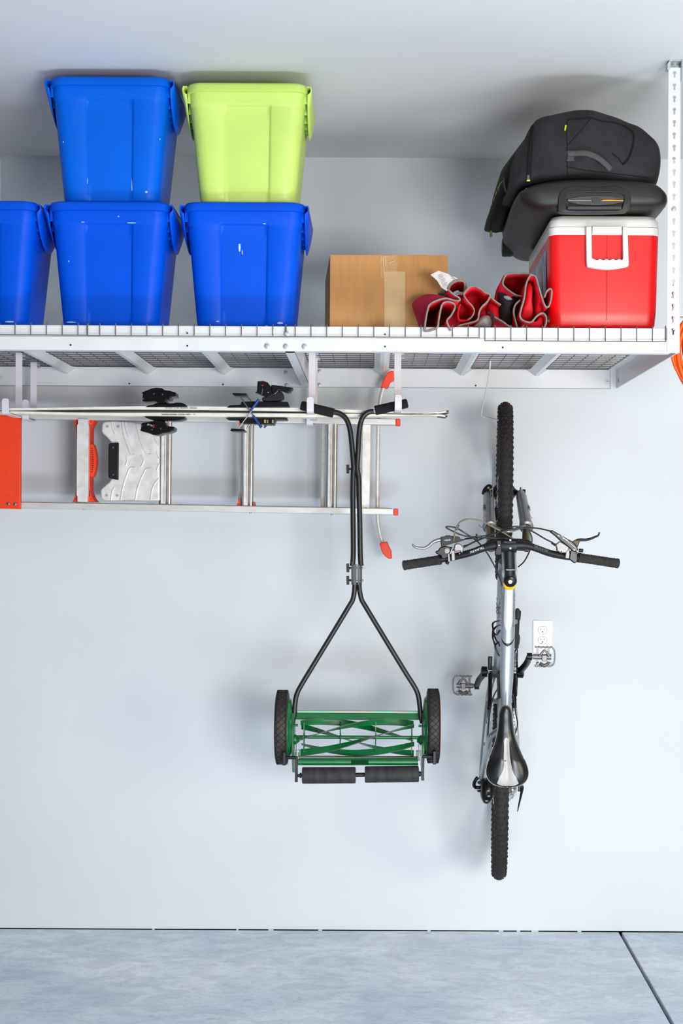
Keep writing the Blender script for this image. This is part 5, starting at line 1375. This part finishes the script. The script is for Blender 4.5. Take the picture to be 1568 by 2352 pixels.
for sg in (1, -1):
    MB().tube(smooth([ST1 - (ST1 - BBp) * 0.07 + Lv * sg * 0.014, B(0.235, sg * 0.045, 0.40), B(0.16, sg * 0.056, 0.26), B(0.03, sg * 0.071, 0.035)], 6), lambda t: 0.0105 - 0.002 * t, 12).build('seat_stay', M_silver, bike)
    MB().tube(smooth([BBp + Lv * sg * 0.026, B(0.34, sg * 0.045, -0.025), B(0.15, sg * 0.062, -0.012), B(0.01, sg * 0.071, 0.0)], 6), lambda t: 0.0115 - 0.003 * t, 12).build('chain_stay', M_silver, bike)
    MB().prism([B(-0.015, sg * 0.069, -0.01), B(-0.01, sg * 0.069, 0.02), B(0.035, sg * 0.069, 0.045), B(0.05, sg * 0.069, 0.0)], Lv * sg * 0.005).build('rear_dropout', M_alum, bike, bevel=0.001)
# shock linkage between tube and stays
for l_ in (0.043, -0.043): MB().bar(B(0.435, l_, 0.14), B(0.325, l_, 0.24), 0.009, 0.014, Lv).build('rocker_link', M_gloss, bike, bevel=0.002)
MB().cyl(B(0.43, 0, 0.10), B(0.30, 0, 0.30), 0.018, n=16).build('rear_shock', M_gloss, bike)
MB().tube(smooth([B(0.335, 0.05, 0.06), B(0.33, 0.02, 0.10), B(0.33, -0.02, 0.10), B(0.335, -0.05, 0.06)], 5), 0.009, 10).build('stay_bridge', M_silver, bike)
MB().bar(B(0.49, 0.043, 0.06), B(0.44, 0.043, 0.06), 0.016, 0.02, Uv).bar(B(0.44, 0.040, 0.10), B(0.30, 0.046, 0.12), 0.010, 0.012, Lv).build('link_arm', M_gloss, bike, bevel=0.003)
# --- seat post and saddle
MB().cyl(ST1, B(0.238, 0, 0.60), 0.0145, n=20).build('seat_post', M_satin, bike)
US = 0.612
sad = MB(); secs = []
prof = [(1620, 2.5, 0.006), (1622, 7.5, 0.016), (1627, 12, 0.022), (1640, 15.5, 0.026), (1655, 16.5, 0.027), (1680, 19.5, 0.026), (1700, 24, 0.026), (1720, 31, 0.027), (1740, 39.5, 0.028), (1757, 46, 0.028), (1770, 48.5, 0.027), (1780, 48, 0.026), (1790, 44, 0.023), (1799, 35, 0.018), (1804, 24, 0.010), (1806.5, 12, 0.005)]
sc0 = lambda v: 1161.0 + (v - 1622) * 0.012 + (1.5 if v > 1740 else 0)
def sadrow(v, hw, h, k=14):
    c = PB(sc0(v), v, US); hwm = hw / pxs(DH + US); row = []
    zoff = -0.012 * math.sin(math.pi * min(1, max(0, (v - 1622) / 120))) + 0.012 * max(0, (v - 1700) / 100)
    for i in range(k + 1):
        s_ = -1 + 2 * i / k
        groove = -0.007 * math.exp(-(s_ / 0.16) ** 2) * min(1, max(0, (v - 1690) / 30))
        hh = h * (1 - abs(s_) ** 2.6) ** 0.55 + groove
        row.append(c + Lv * (-s_ * hwm) + Uv * (zoff + hh))
    for i in range(k - 1, 0, -1):
        s_ = -1 + 2 * i / k
        row.append(c + Lv * (-s_ * hwm * 0.93) + Uv * (zoff - 0.006))
    return row
pv = [(q.x * 10, max(1.5, q.y * 1), max(0.003, q.z / 100)) for q in smooth([Vector((a / 10, b, c * 100)) for a, b, c in prof], 4)]
sad.loft([sadrow(*q) for q in pv])
saddle = sad.build('saddle', M_saddle, bike, angle=70)
sbv = sad.bvh()
# pale centre channel panel, widening to the tail
pan = MB(); secs = []
for (v, w) in ((1694, 0.8), (1697, 4.2), (1703, 5.8), (1720, 6.4), (1740, 7.2), (1757, 8.5), (1768, 10.5), (1778, 14.5), (1786, 19.5), (1793, 22), (1799, 25), (1803, 20), (1805.5, 12)):
    row = []
    for j in range(9):
        u = sc0(v) + 1.2 + w * (-1 + 2 * j / 8)
        h = surf_hit(sbv, u, v, 0.0012)
        row.append(h if h is not None else (row[-1] if row else PB(u, v, US)))
    secs.append(row)
pan.loft(secs, cap=False, closed=False).build('saddle_stripe', M_saddlew, saddle)
# light piping around the edge
pip = []
for q in pv: pip.append(sadrow(*q)[0])
pip2 = [sadrow(*q)[14] for q in pv][::-1]
MB().tube(pip + pip2, 0.0011, 5).build('saddle_piping', M_saddlew, saddle)
MB().cyl(B(0.33, 0.02, US - 0.03), B(0.14, 0.02, US - 0.03), 0.0035, n=8).cyl(B(0.33, -0.02, US - 0.03), B(0.14, -0.02, US - 0.03), 0.0035, n=8).build('saddle_rails', M_zinc, saddle)
# --- stem and handlebar
dB = 0.665
cap_ = PB(1171.5, 1335, 0.655); clampc = PB(1167, 1253, dB)
stem = MB().lathe([(0.0205, -0.045), (0.0215, -0.03), (0.0215, -0.002), (0.019, 0.0)], cap_, (cap_ - HT0), 24)
stem.tube([cap_ + (HT0 - cap_).normalized() * 0.018, PB(1170, 1300, 0.655), PB(1168.5, 1262, 0.66)], lambda t: 0.0185 - 0.001 * t, 20)
stem.lathe([(0.022, -0.027), (0.0225, -0.024), (0.0225, 0.024), (0.022, 0.027)], clampc, Lv, 24)
stem_o = stem.build('stem', M_satin, bike, angle=50)
tc_ = MB().lathe([(0.019, 0), (0.0185, 0.003), (0.016, 0.005)], cap_, (cap_ - HT0), 24).build('top_cap', M_gloss, stem_o)
MB().lathe([(0.0062, 0), (0.0062, 0.0025), (0.003, 0.003)], cap_ + (cap_ - HT0).normalized() * 0.005, (cap_ - HT0), 14).build('top_cap_bolt', M_plate, tc_)
for (u, v) in ((1171.5, 1240.5), (1171.5, 1259.5)): MB().lathe([(0.004, 0), (0.003, 0.003)], PB(u, v, dB + 0.022), (0, -1, 0), 12).build('faceplate_bolt', M_chrome, stem_o)
text('TRUVATIV', 0.0062, PB(1171.5, 1309, 0.655 + 0.021), (1, 0, 0), (0, 0, 1), M_wtxt, stem_o)
pts_bar = [(1008, 1285, .63), (1032, 1281, .635), (1060, 1275, .645), (1085, 1268, .655), (1108, 1259.5, .663), (1128, 1253.5, .666), (1150, 1252, .667), (1167, 1252, .667), (1190, 1252, .667), (1212, 1253.5, .666), (1235, 1261, .66), (1262, 1270.5, .65), (1290, 1276.5, .64), (1330, 1282, .63)]
barp = smooth([PB(u, v, uu) for u, v, uu in pts_bar], 6)
bar_ = MB().tube(barp, lambda t: 0.0115 + 0.0042 * math.exp(-((t - 0.5) / 0.16) ** 4), 20).build('handlebar', M_satin, bike)
for (a, b_) in (((925.5, 1299, .60), (1012, 1285.5, .63)), ((1420, 1294.5, .60), (1327, 1280.5, .63))):
    pa = PB(*a); pb = PB(*b_); L = (pb - pa).length
    gm = MB().lathe([(0.0135, 0), (0.0165, 0.002), (0.0165, 0.008), (0.0155, 0.010), (0.0152, L - 0.012), (0.0162, L - 0.010), (0.0162, L)], pa, pb - pa, 24)
    x_, y_, z_ = gm.frame(pb - pa)
    for i in range(9):
        for k in range(8):
            a_ = 2 * math.pi * (k + 0.5 * (i % 2)) / 8; r_ = x_ * math.cos(a_) + y_ * math.sin(a_)
            c_ = pa + z_ * (0.018 + (L - 0.036) * i / 8) + r_ * 0.0153
            gm.sphere(c_, 0.0016, n=4)
    gm.build('grip', M_grip, bar_)
text('TRUVATIV', 0.0105, PB(1095, 1262.5, 0.668 + 0.011), (-1, 0, -0.36), (0.36, 0, -1), M_wtxt, bar_)
text('TRUVATIV', 0.0105, PB(1242, 1260.5, 0.668 + 0.010), (1, 0, -0.36), (0.36, 0, 1), M_gtxt, bar_)
text('TRUVATIV', 0.0085, PB(1170.5, 1246, 0.667 + 0.0235), (1, 0, 0), (0, 0, 1), M_gtxt, bar_)
# clamp-on computer mount
MB().pxprism([(1140, 1241), (1151, 1241), (1152, 1272), (1146, 1276), (1137, 1272), (1138, 1262), (1141, 1255)], DH + 0.66, DH + 0.692).build('computer_mount', M_satin, bar_, bevel=0.002)
MB().lathe([(0.003, 0), (0.002, 0.002)], P(1145.5, 1252.5, DH + 0.692), (0, -1, 0), 12).build('mount_bolt', M_chrome, bar_)
# left brake lever: silver blade, black reservoir
def C1(x, y): return (1000 + x * 160 / 1568, 1200 + y * 160 / 1568)
dl_ = DH + 0.66
bl_ = MB().pxprism([C1(x, y) for x, y in ((110, 345), (130, 320), (210, 315), (230, 292), (320, 285), (330, 300), (450, 308), (545, 325), (560, 370), (660, 370), (655, 400), (560, 430), (460, 460), (400, 470), (130, 560), (120, 470))], dl_ - 0.022, dl_ + 0.006).build('brake_reservoir', M_satin, bar_, bevel=0.003)
text('SEVEN', 0.0072, P(*C1(270, 395), dl_ + 0.0065), (-1, 0, -0.1), (0.1, 0, -1), M_wtxt, bl_)
lever_pts = [(1019, 1240.5), (1010, 1240), (1000, 1242.5), (992, 1247), (984, 1254), (974, 1259), (962, 1258.5), (953, 1256.5), (948.5, 1252), (948, 1249)]
MB().tube(smooth([P(u, v, dl_ - 0.004) for u, v in lever_pts], 5), lambda t: 0.0066 - 0.0035 * t, 10).build('brake_lever', M_chrome, bar_)
MB().pxprism([C1(x, y) for x, y in ((100, 560), (230, 530), (380, 560), (420, 640), (350, 720), (230, 820), (130, 820), (125, 760), (0, 690), (0, 650), (60, 630))], dl_ - 0.03, dl_ - 0.006).build('lever_clamp', M_gloss, bar_, bevel=0.003)
MB().tube([P(*C1(280, 870), dl_ - 0.02), P(*C1(250, 935), dl_ - 0.018)], 0.0062, 10).build('shift_paddle', M_satin, bar_)
ck = MB().lathe([(0.0088, 0), (0.0088, 0.004), (0.006, 0.0045), (0.006, 0.003), (0.0035, 0.003), (0.0035, 0.006)], P(*C1(252, 635), dl_ - 0.004), (0, -1, 0), 24).build('shifter_barrel', M_alum, bar_)
MB().pxprism([C1(x, y) for x, y in ((410, 600), (430, 500), (480, 470), (560, 480), (640, 570), (620, 640), (600, 700), (550, 640), (430, 660))], dl_ - 0.02, dl_ + 0.002).build('shifter_body', M_alum, bar_, bevel=0.003)
for (x0, x1, y0, y1) in ((265, 330, 700, 890), (345, 440, 640, 860)):
    MB().pxprism([C1(x, y) for x, y in ((x0, y0), (x1 - 10, y0 - 20), (x1, y1), (x0 + 15, y1))], dl_ - 0.03, dl_ + 0.0).build('shifter_clamp', M_alum, bar_, bevel=0.002)
MB().tube([P(*C1(375, 580), dl_), P(*C1(330, 700), dl_)], 0.0035, 8).build('shifter_lever', M_chrome, bar_)
MB().lathe([(0.0024, 0), (0.0022, 0.001)], P(*C1(540, 700), dl_ + 0.001), (0, -1, 0), 10).build('red_indicator', M_redtxt, bar_)
MB().tube([P(*C1(630, 550), dl_ - 0.008), P(*C1(720, 510), dl_ - 0.008)], lambda t: 0.0045 - 0.0015 * t, 8).build('cable_boot', M_satin, bar_)
# right brake lever: black
def C2(x, y): return (1180 + x * 220 / 1568, 1200 + y * 220 / 1568)
MB().pxprism([C2(x, y) for x, y in ((590, 155), (620, 122), (760, 200), (880, 270), (960, 310), (1030, 390), (1045, 430), (1050, 500), (960, 470), (870, 385), (760, 300), (680, 225))], dl_ - 0.022, dl_ + 0.006).build('brake_reservoir', M_gloss, bar_, bevel=0.003)
text('SEVEN', 0.0068, P(*C2(840, 275), dl_ + 0.0065), (1, 0, -0.55), (0.55, 0, 1), M_wtxt, bar_)
MB().tube([P(*C2(770, 215), dl_ + 0.0062), P(*C2(1020, 425), dl_ + 0.0062)], 0.0008, 5).build('chrome_line', M_chrome, bar_)
MB().tube(smooth([P(*C2(x, y), dl_ - 0.004) for x, y in ((985, 345), (1030, 300), (1090, 285), (1170, 285), (1250, 268), (1330, 235), (1380, 210), (1397, 160))], 5), lambda t: 0.0062 - 0.0038 * t, 10).build('brake_lever', M_satin, bar_)
MB().pxprism([C2(x, y) for x, y in ((950, 320), (1000, 285), (1085, 290), (1055, 380), (1040, 410))], dl_ - 0.012, dl_ + 0.002).build('lever_pivot', mat('bronze_pivot', (52, 36, 16), 0.4, 0.3), bar_, bevel=0.002)
MB().pxprism([C2(x, y) for x, y in ((920, 470), (960, 430), (1040, 470), (1045, 620), (1020, 660), (990, 670), (940, 630), (900, 600))], dl_ - 0.03, dl_ - 0.004).build('lever_clamp', M_gloss, bar_, bevel=0.003)
MB().lathe([(0.006, 0), (0.006, 0.014)], P(*C2(1060, 455), dl_ - 0.008), (1, 0, -0.1), 12).build('reach_adjuster', M_satin, bar_)
MB().pxprism([C2(x, y) for x, y in ((680, 365), (750, 305), (850, 365), (900, 400), (905, 440), (850, 500), (770, 500), (700, 465), (700, 420))], dl_ - 0.02, dl_ + 0.002).build('shifter_body', M_alum, bar_, bevel=0.003)
MB().pxprism([C2(x, y) for x, y in ((850, 440), (905, 430), (915, 520), (905, 595), (835, 585), (845, 520))], dl_ - 0.03, dl_ + 0.0).build('shifter_clamp', M_alum, bar_, bevel=0.002)
MB().lathe([(0.0024, 0), (0.0022, 0.001)], P(*C2(775, 478), dl_ + 0.001), (0, -1, 0), 10).build('red_indicator', M_redtxt, bar_)
MB().tube([P(*C2(680, 370), dl_ - 0.008), P(*C2(610, 335), dl_ - 0.008)], lambda t: 0.0045 - 0.0018 * t, 8).build('cable_boot', M_satin, bar_)
for (x, y) in ((985, 450), (920, 455), (732, 215), (1040, 470)): MB().lathe([(0.0028, 0), (0.002, 0.0015)], P(*C2(x, y), dl_ + 0.005), (0, -1, 0), 10).build('lever_bolt', M_chrome, bar_)
# --- cables and hoses
def cable(pts, r=0.0024, m_=M_cable, name='cable'):
    return MB().tube(smooth([P(u, v, DH + uu) for u, v, uu in pts], 7), r, 8).build(name, m_, bike)
cable([(1041, 1246, .66), (1043, 1230, .68), (1046, 1215, .70), (1055, 1200, .72), (1070, 1193, .73), (1085, 1192.5, .73), (1108, 1198, .72), (1135, 1212, .70), (1160, 1226, .68), (1180, 1240, .64), (1188, 1248, .55)], 0.0024, M_brown, 'brake_hose')
MB().tube([P(1048.5, 1217, DH + .70), P(1052.5, 1206, DH + .71)], 0.004, 8).build('hose_ferrule', M_gtxt, bike)
cable([(1067, 1238, .67), (1085, 1236, .68), (1110, 1235, .68), (1140, 1236, .68), (1162, 1238, .66), (1175, 1243, .6)], 0.0026)
cable([(1073, 1252.5, .66), (1090, 1244, .67), (1110, 1236, .68), (1140, 1224, .69), (1170, 1216, .70), (1205, 1212.5, .70), (1235, 1213.5, .69), (1264, 1220, .67)], 0.0026, name='brake_hose')
cable([(1270, 1247, .66), (1250, 1237, .67), (1225, 1222, .69), (1200, 1211, .70), (1175, 1210, .70), (1150, 1219, .69), (1120, 1229, .68), (1085, 1233, .68), (1060, 1229, .68), (1035, 1218, .68), (1024, 1211, .68), (1030, 1209.5, .68), (1048, 1213, .68), (1070, 1226, .68), (1095, 1243, .66), (1116, 1267, .6), (1135, 1300, .5), (1148, 1330, .45), (1153, 1345, .42)], 0.0025)
cable([(1205, 1211, .66), (1215, 1220, .62), (1221, 1235, .58), (1220, 1252, .52), (1214, 1270, .48), (1203, 1290, .45), (1190, 1302, .42)], 0.0024)
MB().tube([P(1094, 1226, DH + .69), P(1095.5, 1240, DH + .69)], 0.0026, 8).build('cable_tie', M_satin, bike)
MB().tube([P(1099, 1205.5, DH + .5), P(1103, 1209, DH + .5), P(1107, 1211.5, DH + .5)], 0.0012, 6).build('tyre_whisker', M_cable, bike)
# rear cable run along the left stays
cable([(1144, 1580, .30), (1133, 1600, .30), (1124, 1640, .30), (1119, 1700, .25), (1114, 1740, .15), (1119, 1790, .08), (1120, 1805, .06)], 0.0026)
for (u, v) in ((1119.5, 1658), (1113.5, 1709)): MB().cyl(P(u, v - 4, DH + .27), P(u, v + 4, DH + .27), 0.0055, n=10).build('cable_guide', M_silver, bike)
cable([(1178, 1595, .30), (1184, 1640, .28), (1188, 1660, .25), (1184, 1685, .2)], 0.0024)
# --- bottle cage (left) and mini pump (right)
cg = MB()
for pts in ([(1146, 1426, .30), (1136, 1428, .33), (1131, 1434, .34), (1132, 1446, .33), (1131, 1462, .32), (1135, 1478, .30), (1140, 1494, .28), (1146, 1506, .25)], [(1147, 1436, .26), (1138, 1440, .33), (1133, 1450, .33), (1140, 1458, .32), (1148, 1448, .27)], [(1133, 1455, .34), (1138, 1468, .33), (1144, 1476, .30), (1147, 1484, .26)], [(1146, 1474, .26), (1139, 1479, .32), (1136, 1488, .31), (1142, 1500, .27)]):
    cg.tube(smooth([PB(*q) for q in pts], 5), 0.0042, 8, flat=0.55)
cg.build('bottle_cage', M_gloss, bike)
pu = MB().tube([PB(1186.5, 1420, .33), PB(1185.5, 1450, .32), PB(1183.5, 1488, .31)], lambda t: 0.0105 + 0.001 * math.sin(9 * t), 14).tube([PB(1187.5, 1397, .34), PB(1188.5, 1405, .34), PB(1187, 1422, .33)], lambda t: 0.004 + 0.008 * min(1, t * 3), 12).build('mini_pump', M_rubber, bike)
MB().lathe([(0.0095, 0), (0.009, 0.003)], PB(1183, 1428, .345), (-0.4, -1, 0), 16).build('pump_button', mat('pump_grey', (130, 124, 122), 0.5), pu)
MB().tube(smooth([PB(1188, 1455, .30), PB(1192, 1462, .30), PB(1190, 1480, .30), PB(1180, 1500, .28)], 4), 0.003, 8).build('pump_hose', M_cable, pu)
# --- drivetrain
for (r_, l_, t_) in ((0.086, -0.056, 44), (0.068, -0.049, 32)):
    m = MB(); pts = []
    for i in range(t_ * 2):
        a = math.pi * i / t_; rr_ = r_ + (0.003 if i % 2 else -0.002)
        pts.append(BBp + Lv * l_ + (Fv * math.cos(a) + Uv * math.sin(a)) * rr_)
    m.prism(pts, Lv * -0.003); m.build('chainring', M_gloss, bike)
ch = MB()
Lc = B(0.0, -0.048, 0); n = 0
cpath = []
for i in range(16): a = R(-95 + 190 * i / 15); cpath.append(BBp + Lv * -0.050 + (Fv * math.cos(a) + Uv * math.sin(a)) * 0.070)
for i in range(12): a = R(85 + 190 * i / 11); cpath.append(B(0, -0.046, 0) + (Fv * math.cos(a) + Uv * math.sin(a)) * 0.036)
cs = []
for i in range(len(cpath)):
    a, b_ = cpath[i], cpath[(i + 1) % len(cpath)]; k = max(1, int((b_ - a).length / 0.0127))
    for j in range(k): cs.append((a + (b_ - a) * j / k, a + (b_ - a) * (j + 0.8) / k))
for i, (a, b_) in enumerate(cs):
    if (b_ - a).length > 1e-4: ch.bar(a, b_, 0.0075 if i % 2 else 0.005, 0.008, Uv)
ch.build('chain', M_zinc, bike)
def crank(l0, l1, ang, side):
    dv = Fv * math.cos(ang) + Uv * math.sin(ang)
    m = MB().lathe([(0.020, -0.01), (0.021, 0.01), (0.014, 0.014)], BBp + Lv * l0, Lv * side, 20)
    tip = BBp + Lv * l1 + dv * 0.172
    root_ = BBp + Lv * l0
    pts = [root_, root_ + dv * 0.03 + Lv * (l1 - l0) * 0.12, root_ + dv * 0.10 + Lv * (l1 - l0) * 0.72, tip]
    m.tube(smooth(pts, 5), lambda t: 0.0145 - 0.003 * t, 12, flat=0.85)
    m.lathe([(0.0135, -0.009), (0.0135, 0.009)], tip, Lv, 18)
    return m.build('crank_arm', M_gloss, bike, angle=50), tip
aR = math.atan2(0.42, 0.40)
def pedal(tip, side, par, tilt):
    m = MB(); ax = Lv * side
    fz = Vector((0, 0, 1)); fy = Vector((0, -1, 0))
    rot = lambda p_, q_: fz * (p_ * math.cos(tilt) - q_ * math.sin(tilt)) + fy * (p_ * math.sin(tilt) + q_ * math.cos(tilt))
    MB().cyl(tip + ax * 0.0, tip + ax * 0.012, 0.0062, n=12).cyl(tip + ax * 0.012, tip + ax * 0.02, 0.0095, n=12).build('pedal_spindle', M_alum, par)
    c = tip + ax * 0.052
    m.cyl(tip + ax * 0.018, tip + ax * 0.078, 0.010, n=16)
    for s_ in (0.028, 0.068): m.bar(tip + ax * s_ + rot(-0.034, 0), tip + ax * s_ + rot(0.034, 0), 0.006, 0.009, ax)
    for z_ in (-0.034, 0.036):
        pp = [tip + ax * q + rot(z_ + 0.0014 * math.sin(q * 420), 0) for q in [0.018 + 0.062 * i / 30 for i in range(31)]]
        m.tube(pp, 0.0034, 8)
    m.tube(smooth([tip + ax * 0.080 + rot(-0.034, 0), tip + ax * 0.088 + rot(-0.024, 0), tip + ax * 0.091 + rot(0, 0), tip + ax * 0.088 + rot(0.026, 0), tip + ax * 0.080 + rot(0.036, 0)], 4), 0.0028, 8)
    m.tube(smooth([c + ax * -0.018 + rot(0.004, 0.014), c + ax * -0.008 + rot(0.020, 0.014), c + rot(0.027, 0.014), c + ax * 0.008 + rot(0.020, 0.014), c + ax * 0.018 + rot(0.004, 0.014)], 4), 0.004, 8)
    m.build('pedal_cage', M_alum, par)
    k = MB().cbox(c + rot(-0.002, 0.012), 0.018, 0.010, 0.022)
    k.tube([c + ax * -0.016 + rot(-0.022, 0.010), c + rot(-0.030, 0.014), c + ax * 0.016 + rot(-0.022, 0.010)], 0.007, 8)
    for s_ in (-0.022, 0.022): k.lathe([(0.006, 0), (0.006, 0.012)], c + ax * s_ + rot(-0.026, 0), fy, 10)
    k.build('cleat_binding', mat('worn_steel', (112, 104, 98), 0.4, 0.6), par, bevel=0.0015)
cR, tipR = crank(-0.070, -0.098, math.atan2(0.155, 0.072), -1)
cL, tipL = crank(0.062, 0.090, math.atan2(-0.155, -0.068), 1)
def near(tip, u, v):   # nudge used only to report alignment while building
    return tip
pedal(tipR, -1, cR, 0.15); pedal(tipL, 1, cL, -0.1)
# cassette, derailleur, rear brake, skewer
cs_ = MB()
for i, r_ in enumerate((0.056, 0.050, 0.045, 0.040, 0.036, 0.032, 0.028, 0.025)):
    pts = []; t_ = 24
    for k in range(t_ * 2):
        a = math.pi * k / t_; rr_ = r_ + (0.002 if k % 2 else -0.002); pts.append(B(0, -0.030 - i * 0.0042, 0) + (Fv * math.cos(a) + Uv * math.sin(a)) * rr_)
    cs_.prism(pts, Lv * -0.0018)
cs_.build('cassette', M_zinc, bike)
dr = MB().tube([PB(1199, 1808, .03), PB(1197, 1822, .02), PB(1192, 1845, .0), PB(1188, 1864, -.01)], lambda t: 0.0065 - 0.005 * t, 8).build('quick_release_lever', M_satin, bike)
MB().cyl(B(0, -0.066, 0), B(0, -0.086, 0), 0.0125, n=16).build('derailleur_body', M_alum, bike)
MB().cyl(B(0, -0.06, 0), B(0, 0.07, 0), 0.006, n=12).cyl(B(0, -0.088, 0), B(0, -0.075, 0), 0.009, n=12).build('rear_axle', M_zinc, bike)
MB().tube(smooth([PB(1107, 1809, .03), PB(1097, 1809, .03), PB(1091, 1808, .03), PB(1088, 1802, .04), PB(1091, 1793, .05), PB(1097, 1785, .05)], 4), 0.0065, 10).build('cam_lever', M_gloss, bike)
cal = MB().pillow([(1104, 1792), (1112, 1788), (1126, 1792), (1133, 1805), (1132, 1828), (1122, 1842), (1110, 1843), (1103, 1828), (1102, 1808)], DH + 0.0, DH + 0.10, power=3.5)
calo = cal.build('rear_brake_caliper', M_gloss, bike, angle=60)
sc2 = MB()
for (u, v) in ((1121, 1816), (1122, 1828), (1117, 1839)): sc2.cbox(P(u, v, DH + 0.095), 0.009, 0.012, 0.006)
sc2.build('caliper_fins', M_alum, calo)
for v in (1797, 1817): MB().cyl(PB(1096, v, .05), PB(1104, v, .05), 0.0042, n=10).build('caliper_bolt', M_gloss, calo)

# ------------------------------------------------------------------ power outlet
oc = P(1245.5, 1462, 0)
outlet = thing('power_outlet', (oc.x, 0, oc.z - 0.06), 'white duplex wall outlet partly behind the bicycle pedal', 'outlet')
MB().box(oc.x - 0.0385, oc.x + 0.0385, -0.006, 0, oc.z - 0.064, oc.z + 0.064).build('cover_plate', M_plate, outlet, bevel=0.003, seg=3)
for v in (1447.5, 1470.5):
    c = P(1245.5, v, 0.006); pts = []
    for i in range(32):
        a = 2 * math.pi * i / 32; pts.append(Vector((c.x + 0.0165 * math.cos(a), -0.0058, c.z + max(-0.0135, min(0.0135, 0.0168 * math.sin(a))))))
    rc = MB().prism(pts, (0, -0.0022, 0)).build('receptacle', M_plate, outlet, bevel=0.0006)
    MB().tube([q + Vector((0, 0.0, 0)) for q in [Vector((c.x + (p.x - c.x) * 1.06, -0.0062, c.z + (p.z - c.z) * 1.06)) for p in pts]], 0.0006, 4, True).build('gap_ring', mat('gap_grey', (150, 150, 152), 0.7), rc)
    s3 = MB()
    s3.cbox((c.x - 0.0068, -0.0081, c.z + 0.0035), 0.0018, 0.0006, 0.0085).cbox((c.x + 0.0068, -0.0081, c.z + 0.0035), 0.0016, 0.0006, 0.007)
    s3.lathe([(0.0027, 0), (0.0027, 0.0005)], (c.x, -0.0079, c.z - 0.0065), (0, -1, 0), 12)
    s3.build('socket_holes', M_dark, rc)

# ------------------------------------------------------------------ orange extension cord on a hook at the post
cord = MB(); dC = 1.05
cxu = 1612
def loop(rx, v0, v1, tilt, dd, ph=0.0, n=72, sq=1.0):
    pts = []
    for i in range(n):
        a = 2 * math.pi * i / n
        wu = math.cos(a); t = (1 - math.sin(a)) / 2
        wid = rx * (0.38 + 0.62 * math.sin(math.pi * min(1, t * 0.85 + 0.15)) ** 0.7)
        pts.append(P(cxu + wu * wid + tilt * t, v0 + (v1 - v0) * t, dC + dd + 0.008 * math.sin(a * 2 + ph)))
    return pts
for (rx, v0, v1, tl, dd, ph) in ((68, 712, 905, 0, 0.0, 0), (64, 716, 912, 2, 0.014, 1), (58, 708, 921, 3, -0.012, 2), (52, 718, 898, -2, 0.028, 3), (46, 712, 888, 4, -0.024, 4), (60, 704, 896, 6, 0.038, 5), (70, 714, 915, 1, 0.02, 2.5), (62, 710, 908, 4, -0.018, 3.7), (55, 713, 926, 0, 0.03, 1.4), (65, 719, 893, 3, -0.04, 5.2), (66, 722, 930, 5, -0.034, 6), (40, 716, 925, 2, 0.006, 7)):
    cord.tube(loop(rx, v0, v1, tl, dd, ph), 0.0058, 10, True)
tag(cord.build('extension_cord', M_cord), 'coiled orange extension cord hanging at the right of the rack post', 'cord')
ck_ = thing('cord_hook', P(1580, 729, dC), 'white bracket hook carrying the orange cord beside the rack post', 'hook')
xh = P(1561, 700, -YF).x
MB().box(xh, xh + 0.004, -1.15, -1.10, ZD - 0.01, P(1561, 640, -YF).z).box(xh, xh + 0.12, -1.08 - 0.02, -1.08 + 0.02, P(1580, 731, dC).z, P(1580, 727.5, dC).z).box(xh + 0.116, xh + 0.12, -1.10, -1.06, P(1580, 731, dC).z, P(1580, 700, dC).z).build('hook_plate', M_hookwhite, ck_, bevel=0.001)
